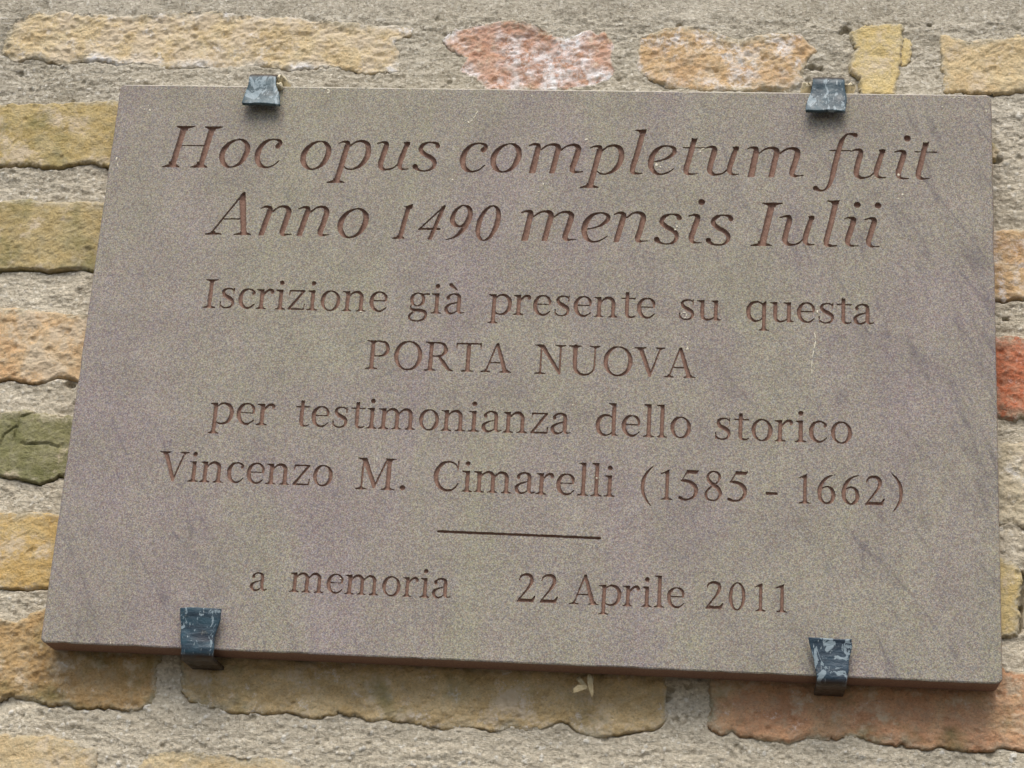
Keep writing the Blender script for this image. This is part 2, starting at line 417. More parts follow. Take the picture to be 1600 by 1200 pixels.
# outlines in photo pixels, projected to the wall plane: (palette, proud mm, relief mm, outline)
BR = [
 ('tan', 0.6, 1.5, [(4, 84), (10, 55), (30, 30), (60, 19), (80, 24), (100, 16), (130, 24), (165, 22), (210, 27), (260, 20), (330, 19), (400, 26), (445, 25), (490, 33), (560, 36), (600, 40), (645, 44), (642, 56), (620, 66), (622, 90), (624, 112), (600, 116), (560, 112), (520, 104), (480, 106), (440, 108), (400, 102), (360, 108), (310, 104), (265, 106), (220, 98), (180, 102), (150, 94), (90, 101), (60, 92), (20, 95)]),
 ('red', 0.9, 1.6, [(692, 62), (712, 44), (760, 38), (800, 32), (840, 40), (864, 56), (890, 58), (915, 48), (945, 50), (958, 72), (955, 96), (962, 112), (950, 124), (930, 134), (860, 142), (760, 142), (742, 122), (720, 112), (730, 92), (700, 76)]),
 ('orange', 1.0, 1.6, [(1000, 58), (1040, 45), (1090, 43), (1110, 46), (1130, 56), (1155, 62), (1175, 55), (1215, 52), (1250, 53), (1262, 66), (1277, 80), (1262, 92), (1256, 104), (1252, 118), (1262, 130), (1240, 140), (1160, 141), (1100, 142), (1040, 136), (1010, 122), (996, 108), (998, 80)]),
 ('yellow', 2.6, 0.8, [(1328, 50), (1348, 41), (1380, 38), (1410, 38), (1411, 62), (1408, 88), (1407, 112), (1400, 132), (1399, 150), (1345, 150), (1342, 124), (1328, 112), (1326, 100), (1332, 84), (1330, 66)]),
 ('yellow', 0.2, 0.6, [(1409, 62), (1422, 60), (1425, 70), (1423, 92), (1412, 108), (1404, 108), (1404, 62)]),
 ('sand', 1.8, 1.0, [(1470, 56), (1490, 60), (1512, 68), (1530, 62), (1560, 58), (1600, 54), (1650, 52), (1740, 56), (1740, 146), (1640, 146), (1592, 143), (1560, 147), (1500, 144), (1474, 144), (1474, 120), (1468, 96), (1469, 74)]),
 ('ochre', 3.4, 0.9, [(-110, 168), (0, 165), (50, 163), (110, 161), (186, 159), (240, 160), (290, 170), (290, 255), (240, 262), (168, 262), (145, 255), (120, 258), (100, 264), (70, 263), (45, 259), (0, 262), (-110, 262)]),
 ('olive', 2.8, 1.0, [(-110, 320), (0, 316), (40, 312), (70, 317), (120, 314), (160, 318), (230, 320), (300, 330), (300, 420), (230, 426), (150, 426), (120, 421), (80, 425), (40, 421), (0, 424), (-110, 426)]),
 ('peach', 2.8, 1.2, [(-110, 488), (0, 482), (60, 485), (120, 492), (170, 488), (260, 492), (260, 590), (200, 600), (134, 604), (112, 592), (88, 590), (72, 598), (58, 602), (40, 596), (14, 592), (0, 596), (-110, 600)]),
 ('green', 2.6, 0.8, [(-110, 650), (0, 645), (30, 642), (38, 640), (60, 646), (110, 650), (160, 650), (200, 660), (200, 740), (150, 752), (92, 744), (82, 752), (64, 757), (44, 752), (22, 746), (0, 744), (-110, 750)]),
 ('gold', 2.2, 0.9, [(-110, 806), (0, 802), (60, 801), (100, 804), (180, 806), (180, 905), (120, 916), (70, 920), (40, 922), (0, 919), (-110, 924)]),
 ('brown', 2.4, 1.5, [(-110, 972), (0, 968), (26, 972), (40, 962), (70, 950), (160, 948), (250, 965), (258, 1010), (250, 1040), (244, 1060), (244, 1084), (236, 1100), (222, 1108), (190, 1110), (165, 1106), (120, 1108), (110, 1102), (80, 1102), (40, 1094), (18, 1087), (0, 1096), (-110, 1100)]),
 ('umber', 1.8, 1.6, [(282, 1020), (300, 975), (600, 975), (880, 985), (1040, 990), (1042, 1040), (1040, 1076), (1042, 1120), (1030, 1136), (1000, 1142), (960, 1148), (935, 1152), (910, 1146), (898, 1140), (888, 1130), (880, 1128), (866, 1130), (848, 1138), (820, 1141), (800, 1136), (770, 1142), (740, 1137), (700, 1139), (670, 1136), (640, 1128), (600, 1124), (585, 1128), (545, 1118), (530, 1112), (490, 1122), (450, 1116), (400, 1113), (355, 1112), (335, 1104), (315, 1103), (296, 1096), (284, 1080)]),
 ('rust', 2.2, 1.2, [(1108, 1060), (1120, 1010), (1300, 1015), (1460, 1020), (1556, 1036), (1570, 1050), (1600, 1052), (1660, 1060), (1740, 1062), (1740, 1172), (1640, 1176), (1600, 1174), (1570, 1168), (1550, 1173), (1525, 1175), (1500, 1174), (1475, 1166), (1440, 1172), (1400, 1166), (1360, 1160), (1330, 1152), (1300, 1156), (1260, 1152), (1235, 1162), (1200, 1158), (1160, 1151), (1125, 1146), (1104, 1136), (1112, 1108)]),
 ('sand', 1.8, 0.9, [(-110, 1152), (0, 1148), (80, 1149), (110, 1157), (130, 1170), (150, 1168), (152, 1196), (152, 1260), (-110, 1262)]),
 ('sand', 0.6, 1.1, [(208, 1206), (232, 1180), (280, 1175), (340, 1180), (400, 1184), (440, 1188), (480, 1204), (560, 1210), (560, 1268), (200, 1268)]),
 ('tan', 0.3, 1.0, [(600, 1208), (640, 1194), (700, 1200), (900, 1206), (900, 1275), (600, 1272)]),
 ('ochre', 2.2, 0.9, [(1500, 215), (1552, 222), (1562, 236), (1556, 250), (1500, 252)]),
 ('orange', 1.6, 1.0, [(1500, 362), (1556, 361), (1600, 358), (1740, 358), (1740, 470), (1600, 468), (1560, 470), (1500, 470)]),
 ('brick', 1.8, 1.2, [(1500, 528), (1560, 525), (1580, 524), (1600, 530), (1740, 532), (1740, 652), (1600, 654), (1585, 658), (1560, 652), (1500, 650)]),
 ('pale', 1.2, 1.3, [(1500, 694), (1562, 692), (1600, 690), (1740, 690), (1740, 824), (1600, 826), (1580, 816), (1562, 820), (1500, 818)]),
 ('yellow', 2.4, 0.7, [(1500, 872), (1566, 873), (1584, 880), (1597, 900), (1592, 935), (1592, 985), (1590, 994), (1568, 996), (1500, 990)]),
 ('ochre', 2.0, 1.0, [(1612, 880), (1740, 872), (1740, 992), (1612, 990)]),
 ('brown', 1.5, 1.2, [(1500, -24), (1740, -20), (1740, -100), (1490, -100)]),
 ('peach', 1.0, 1.2, [(820, -44), (1380, -36), (1400, -110), (820, -110)]),
 ('tan', 1.0, 1.2, [(150, -58), (700, -50), (700, -130), (150, -136)]),
 ('rust', 1.0, 1.2, [(-300, -60), (90, -60), (90, -135), (-300, -135)]),
 ('brown', 1.0, 1.2, [(1100, 1225), (1740, 1240), (1740, 1330), (1100, 1320)]),
]
def fract(P, jit, seed, lev=4):
    rs = np.random.RandomState(seed); P = [np.array(p, float) for p in P]
    for l in range(lev):
        out = []
        for i in range(len(P)):
            a, b = P[i], P[(i + 1) % len(P)]; out.append(a)
            L = np.linalg.norm(b - a)
            if L > 0.0016:
                n = np.array([-(b - a)[1], (b - a)[0]]) / L
                out.append((a + b) / 2 + n * rs.uniform(-1, 1) * min(L * 0.10, jit))
        P = out
    return P
bricks = []
for i, (k, pr, rl, P) in enumerate(BR):
    Q = [at(px, py, WY) for px, py in P]
    bricks.append((k, pr, rl, fract(Q, 0.0007, 40 + i), i))
# further courses around what the photograph shows, so the wall goes on past its frame
rb_ = random.Random(11)
near_n = len(bricks)
for row in range(-7, 13):
    zc = 0.012 + row * 0.0675 - 0.022
    x = -0.62 + rb_.uniform(-0.1, 0)
    while x < 1.25:
        L = rb_.uniform(0.2, 0.28); x0, x1 = x, x + L; x = x1 + rb_.uniform(0.014, 0.026)
        z0b, z1b = zc, zc + rb_.uniform(0.042, 0.050)
        if z1b > -0.105 and z0b < 0.53:
            if x1 > -0.145 and x0 < 0.715:
                if x0 < -0.145 - 0.06: x1 = -0.150
                elif x1 > 0.715 + 0.06: x0 = 0.722
                else: continue
        P = [(x0, z0b), (x1, z0b + rb_.uniform(-.002, .002)), (x1, z1b), (x0, z1b + rb_.uniform(-.002, .002))]
        bricks.append((rb_.choice(['tan', 'orange', 'sand', 'ochre', 'peach', 'gold', 'brown', 'rust', 'brick', 'yellow']), rb_.uniform(.5, 2.5), 1.2, fract(P, 0.0018, 500 + len(bricks), 5), len(bricks)))

# mortar sheet ------------------------------------------------------------
def axis(lo, f0, f1, hi, hf, hc):
    a = np.arange(f0, f1, hf)
    l = f0 - np.cumsum(np.minimum(hc, hf * 1.35 ** np.arange(1, 400))); l = l[l > lo][::-1]
    r = a[-1] + np.cumsum(np.minimum(hc, hf * 1.35 ** np.arange(1, 400))); r = r[r < hi]
    return np.concatenate([[lo], l, a, r, [hi]])
HM = 0.00078
mxs = axis(-0.72, -0.085, 0.665, 1.34, HM, 0.006); mzs = axis(-0.62, -0.075, 0.470, 0.95, HM, 0.006)
MX, MZ = np.meshgrid(mxs, mzs, indexing='ij')
def edge_n(X, Z):
    a = np.clip(0.45 + 1.3 * fbm(X, Z, 0.035, 85, 2), 0.15, 1.6)
    return 0.0007 * a * fbm(X, Z, 0.0030, 81, 4, 0.8) - 0.0016 * np.clip(fbm(X, Z, 0.010, 87, 3, 0.6) - 0.45, 0, 1) * 2
BS = np.full(MX.shape, -0.05); BSH = np.full(MX.shape, -0.05)   # distance into bricks, and the same read a little above
for k, pr, rl, P, i in bricks:
    A = np.array(P); a0, b0 = A.min(0) - 0.012, A.max(0) + 0.012
    i0, i1 = np.searchsorted(mxs, [a0[0], b0[0]]); j0, j1 = np.searchsorted(mzs, [a0[1], b0[1]])
    if i1 <= i0 or j1 <= j0: continue
    Ps = P
    if i >= near_n: Ps = P[::2]
    s_ = (slice(i0, i1), slice(j0, j1))
    BS[s_] = np.maximum(BS[s_], poly_sdf(MX[s_], MZ[s_], Ps) + edge_n(MX[s_], MZ[s_]))
    BSH[s_] = np.maximum(BSH[s_], poly_sdf(MX[s_], MZ[s_] + 0.0016, Ps) + edge_n(MX[s_], MZ[s_]))
def crn(X, Z):
    return np.clip(0.40 + 0.5 * (X < 0.05) * (Z < 0.37) * (Z > 0.0) + 0.95 * fbm(X, Z, 0.022, 65, 3), 0.0, 1.3)
def mortar_h(X, Z):
    drag = fbm(X, Z, 0.0042, 61, 4, 0.6, ax=3.2) * 0.00075
    h = fbm(X, Z, 0.045, 62, 3) * 0.0016 + fbm(X, Z, 0.011, 63, 4, 0.55) * 0.0008 + drag + fbm(X, Z, 0.0017, 64, 2) * 0.00028
    return h
gr = grains(MX, MZ, 0.0036, 71, 0.60, 0.0005, 0.0015); gr2 = grains(MX, MZ, 0.0075, 72, 0.30, 0.0009, 0.0022)
MH = mortar_h(MX, MZ)
lowz = np.clip((0.10 - MZ) / 0.1, 0, 1) + np.clip((0.03 - MX) / 0.05, 0, 1) * 0.6 + np.clip((MX - 0.58) / 0.02, 0, 1) * .6
MH += np.maximum(gr, gr2) * (0.25 + 0.45 * np.clip(lowz, 0, 1))
pits = grains(MX, MZ, 0.009, 73, 0.30, 0.0008, 0.0026)
MH -= pits * 0.9 * (fbm(MX, MZ, 0.03, 66, 2) > -0.1)
for px, py, r_ in ((1322, 47, 3.2), (1316, 50, 2.0), (1268, 104, 2.6), (1280, 107, 2.2), (1556, 252, 3.0), (110, 600, 3.0), (95, 408, 2.0), (1558, 905, 2.0), (452, 345, 1.0), (1572, 498, 1.5), (64, 990, 2.0), (1040, 1090, 3.0), (1046, 1078, 2.4), (1062, 40, 1.6), (1450, 40, 1.2), (206, 205, 1.2)):
    c_ = at(px, py, WY); d_ = np.hypot((MX - c_[0]) / 1.4, MZ - c_[1]) + 0.0007 * fbm(MX, MZ, 0.003, 67, 2)
    MH -= np.clip(1 - d_ / (r_ / 1000), 0, 1) ** 0.6 * 0.006
for (xa_, ya_), (xb_, yb_) in (((1598, 898), (1594, 950)), ((1594, 950), (1592, 984))):
    a_, b_ = at(xa_, ya_, WY), at(xb_, yb_, WY)
    d_ = seg_sdf(MX, MZ, [(a_[0], a_[1], 0.0016), (b_[0], b_[1], 0.0012)]); MH -= np.clip(1 + d_ / 0.0015, 0, 1) * 0.008
# open joint under the bricks, flush above them
cr_n = crn(MX, MZ)
under = np.clip(BSH / 0.0012, 0, 1) * (BS < 0.0008)
MH -= under * cr_n * 0.0042
MH = np.where(BS > 0.0006, MH - np.clip((BS - 0.0006) / 0.002, 0, 1) * 0.006, MH)
grit = np.clip(np.maximum(gr, gr2) / 0.0006, 0, 1) * (vnoise(MX / 0.0031, MZ / 0.0031, 77) > 0.66)
grit *= 0.35 + 0.65 * np.clip(lowz, 0, 1)
keep = (BS[:-1, :-1] < 0.0042)
hid = (mxs[:-1] > 0.03)[:, None] & (mxs[:-1] < 0.57)[:, None] & ((mzs[:-1] > 0.03) & (mzs[:-1] < 0.372))[None, :]
# behind the plaque the sheet is coarse
ii, jj = np.where(keep & ~hid)
nzm = len(mzs); ix = np.arange(len(mxs) * nzm).reshape(len(mxs), nzm)
Q4 = np.stack([ix[ii, jj], ix[ii + 1, jj], ix[ii + 1, jj + 1], ix[ii, jj + 1]], 1)
u, qq = compact(Q4)
V = np.stack([MX.ravel()[u], WY - MH.ravel()[u], MZ.ravel()[u] + Z0], 1)
mesh_obj('mortar', V, qq, M_MORTAR, wall, attrs={'grit': grit.ravel()[u]}, smooth=True)
bk = mesh_obj('wall_core', [(0.02, WY + 0.008, 0.02 + Z0), (0.58, WY + 0.008, 0.02 + Z0), (0.58, WY + 0.008, 0.385 + Z0), (0.02, WY + 0.008, 0.385 + Z0),
                           (-0.72, WY + 0.02, 0.0), (1.34, WY + 0.02, 0.0), (1.34, WY + 0.02, 0.95 + Z0), (-0.72, WY + 0.02, 0.95 + Z0)],
              [(0, 1, 2, 3), (4, 5, 6, 7)], M_MORTAR, wall)

# bricks --------------------------------------------------------------------
FLAT = ('ochre', 'olive', 'gold', 'green', 'yellow')
for k, pr, rl, P, i in bricks:
    fine = i < near_n
    h = 0.0008 if fine else 0.005
    A = np.array(P); a0, b0 = A.min(0) - 2 * h, A.max(0) + 2 * h
    if fine:
        # nothing behind the plaque needs the fine grid, and nothing far outside the frame
        a0 = np.maximum(a0, [-0.14, -0.13]); b0 = np.minimum(b0, [0.70, 0.535])
    if b0[0] - a0[0] < 4 * h or b0[1] - a0[1] < 4 * h: continue
    xs = np.arange(a0[0], b0[0] + h, h); zs = np.arange(a0[1], b0[1] + h, h)
    X, Z = np.meshgrid(xs, zs, indexing='ij')
    ph = poly_sdf(X, Z, P if fine else P[::4]) + edge_n(X, Z) + (0.0004 if fine else 0)
    _, gz_ = np.gradient(ph, h)
    bot = np.clip(gz_, 0, 1) * np.clip(crn(X, Z) * 1.5, 0, 1)
    H = pr / 1000 + rl / 1000 * (fbm(X, Z, 0.030, 200 + i, 3) * 0.6 + fbm(X, Z, 0.010, 230 + i, 4, 0.6, ax=1.6) * (0.36 if k in FLAT else 0.58) + fbm(X, Z, 0.0032, 260 + i, 3, 0.6, ax=1.4) * 0.42 + fbm(X, Z, 0.0016, 270 + i, 2, 0.6, ax=1.6) * 0.16)
    if k not in FLAT: H += rl / 1000 * (0.35 - np.abs(fbm(X, Z, 0.007, 410 + i, 4, 0.65, ax=1.5))) * 0.55
    # flaked terraces
    tz = fbm(X, Z, 0.018, 290 + i, 3, 0.6, ax=1.3); H += rl / 1000 * (0.12 if k in FLAT else 0.45) * (np.tanh((tz - 0.15) * 9) - np.tanh((tz + 0.35) * 9)) * 0.5
    H -= grains(X, Z, 0.012, 300 + i, 0.45, 0.0008, 0.0028) * 0.5
    er = (0.0014 + 0.0004 * bot) * (0.8 + 0.5 * fbm(X, Z, 0.02, 320 + i, 2))
    e = np.clip(ph / np.maximum(er, 0.0008), 0, 1)
    rnd = 1 - np.sqrt(1 - (1 - e) ** 2)
    top = 1 - np.clip(bot * 1.6, 0, 1)
    em_ = np.clip(ph / (er * 1.7), 0, 1); em_ = em_ * em_ * (3 - 2 * em_)
    H = H - rnd * 0.0031 * (1 - top)
    H = H + top * (1 - em_) * (mortar_h(X, Z) + 0.0001 - H)
    if k == 'green' and i < near_n:
        # cracks seen in the green brick
        for pts in ([(33, 640), (30, 665), (22, 690)], [(26, 668), (8, 680), (0, 698)], [(36, 652), (55, 645)], [(40, 696), (75, 694), (92, 700)]):
            c = [tuple(at(*p, WY)) for p in pts]
            d = seg_sdf(X, Z, [(q_[0], q_[1], 0.0004) for q_ in c]); H -= np.clip(1 + d / 0.0005, 0, 1) * 0.0022
    gpx_, gpz_ = np.gradient(ph, h); g2_ = gpx_ ** 2 + gpz_ ** 2
    nr = (np.abs(ph) < 0.33 * h) & (g2_ > 0.25)
    X = X - np.where(nr, ph * gpx_ / np.maximum(g2_, .25), 0); Z = Z - np.where(nr, ph * gpz_ / np.maximum(g2_, .25), 0); ph = np.where(nr, 0, ph)
    id_ = np.arange(X.size).reshape(X.shape)
    kc = (ph[:-1, :-1] > -1.6 * h)
    if fine:
        kc &= ~((X[:-1, :-1] > 0.035) & (X[:-1, :-1] < 0.565) & (Z[:-1, :-1] > 0.035) & (Z[:-1, :-1] < 0.37))
    c1, c2 = np.where(kc)
    if not len(c1): continue
    a, b, c, d = id_[c1, c2], id_[c1 + 1, c2], id_[c1 + 1, c2 + 1], id_[c1, c2 + 1]
    T = np.vstack([np.stack([a, b, c], 1), np.stack([a, c, d], 1)])
    W3 = np.stack([X.ravel(), Z.ravel(), H.ravel(), bot.ravel()], 1)
    W3, p1, ti, _ = clip_tris(W3, ph.ravel(), T)
    if not len(ti): continue
    u, tt = compact(ti)
    rim = np.clip(1 - p1[u] / 0.0085, 0, 1) * np.clip(0.25 + W3[u, 3], 0, 1) * np.clip(0.7 + 1.6 * fbm(W3[u, 0], W3[u, 1], 0.025, 350 + i, 2), 0, 1)
    smear = np.clip(1.25 - p1[u] / (0.0035 + 0.004 * np.clip(fbm(W3[u, 0], W3[u, 1], 0.03, 380 + i, 2), -.6, 1)), 0, 1) * np.clip(1.1 - W3[u, 3] * 1.1, 0, 1)
    Vf = np.stack([W3[u, 0], WY - W3[u, 2], W3[u, 1] + Z0], 1); nf = len(Vf)
    # skirt: the sides of the brick running back into the wall
    ed = {}
    for t in tt:
        for q0, q1 in ((t[0], t[1]), (t[1], t[2]), (t[2], t[0])):
            if p1[u[q0]] == 0 and p1[u[q1]] == 0:
                if (q1, q0) in ed: del ed[(q1, q0)]
                else: ed[(q0, q1)] = 1
    back = {}
    Vb = []; Fb = []
    for q0, q1 in ed:
        for q_ in (q0, q1):
            if q_ not in back:
                back[q_] = nf + len(Vb); Vb.append((Vf[q_, 0], WY + 0.012, Vf[q_, 2]))
        Fb.append((q0, back[q0], q1)); Fb.append((q1, back[q0], back[q1]))
    Fa = np.vstack([tt, np.array(Fb, dtype=int).reshape(-1, 3)])
    Va = np.vstack([Vf, np.array(Vb).reshape(-1, 3)])
    mesh_obj('brick', Va, Fa, bmat(k, i % 7 if fine else 3), wall, smooth=True,
             attrs={'rim': np.concatenate([rim, np.ones(len(Vb))]), 'smear': np.concatenate([smear, np.zeros(len(Vb))])})



# ------------------------------------------------------------------ lettering
# Roman glyphs in 1/1000 em (x right, y up); S smooth stroke, L straight stroke (x, y, width), P polygon
def ft(cx, w, L, y=0, up=1, l=None, r=None, th=14):
    """bracketed serif; up=1 foot, up=-1 head"""
    a = cx - (L / 2 if l is None else l); b = cx + (L / 2 if r is None else r); h = w / 2
    Y = lambda v: y + up * v
    return ('P', [(a, Y(-4)), (a, Y(th)), (a + 0.35 * (cx - h - a), Y(22)), (cx - h - 14, Y(38)), (cx - h, Y(72)), (cx + h, Y(72)),
                  (cx + h + 14, Y(38)), (b - 0.35 * (b - cx - h), Y(22)), (b, Y(th)), (b, Y(-4))])
def vs(cx, w, y0, y1):
    return ('P', [(cx - w / 2, y0), (cx + w / 2, y0), (cx + w / 2, y1), (cx - w / 2, y1)])
def flag(cx, w, y, L=80):
    h = w / 2
    return ('P', [(cx + h, y), (cx - h - L, y - 8), (cx - h - L, y - 24), (cx - h - 18, y - 42), (cx - h, y - 74), (cx + h, y - 74)])
def ring(cx, cy, rx, ry, ws, wt, tilt=0.0):
    pts = []
    for k in range(17):
        a = 2 * math.pi * k / 16 + math.pi / 2
        c, s = math.cos(a), math.sin(a)
        w = wt + (ws - wt) * abs(math.cos(a - tilt)) ** 1.5
        pts.append((cx + (rx - ws / 2) * c, cy + (ry - wt / 2) * s, w))
    pts[-1] = pts[0]
    return ('S', pts)
bowl_l = ('S', [(412, 395, 26), (345, 455, 32), (265, 475, 40), (155, 438, 68), (92, 335, 88), (80, 235, 94), (104, 115, 88), (180, 32, 62), (260, 8, 44), (340, 30, 32), (405, 85, 26)])
foot_r = ('P', [(384, 80), (386, -6), (550, 6), (550, 24), (500, 30), (474, 62), (474, 100)])
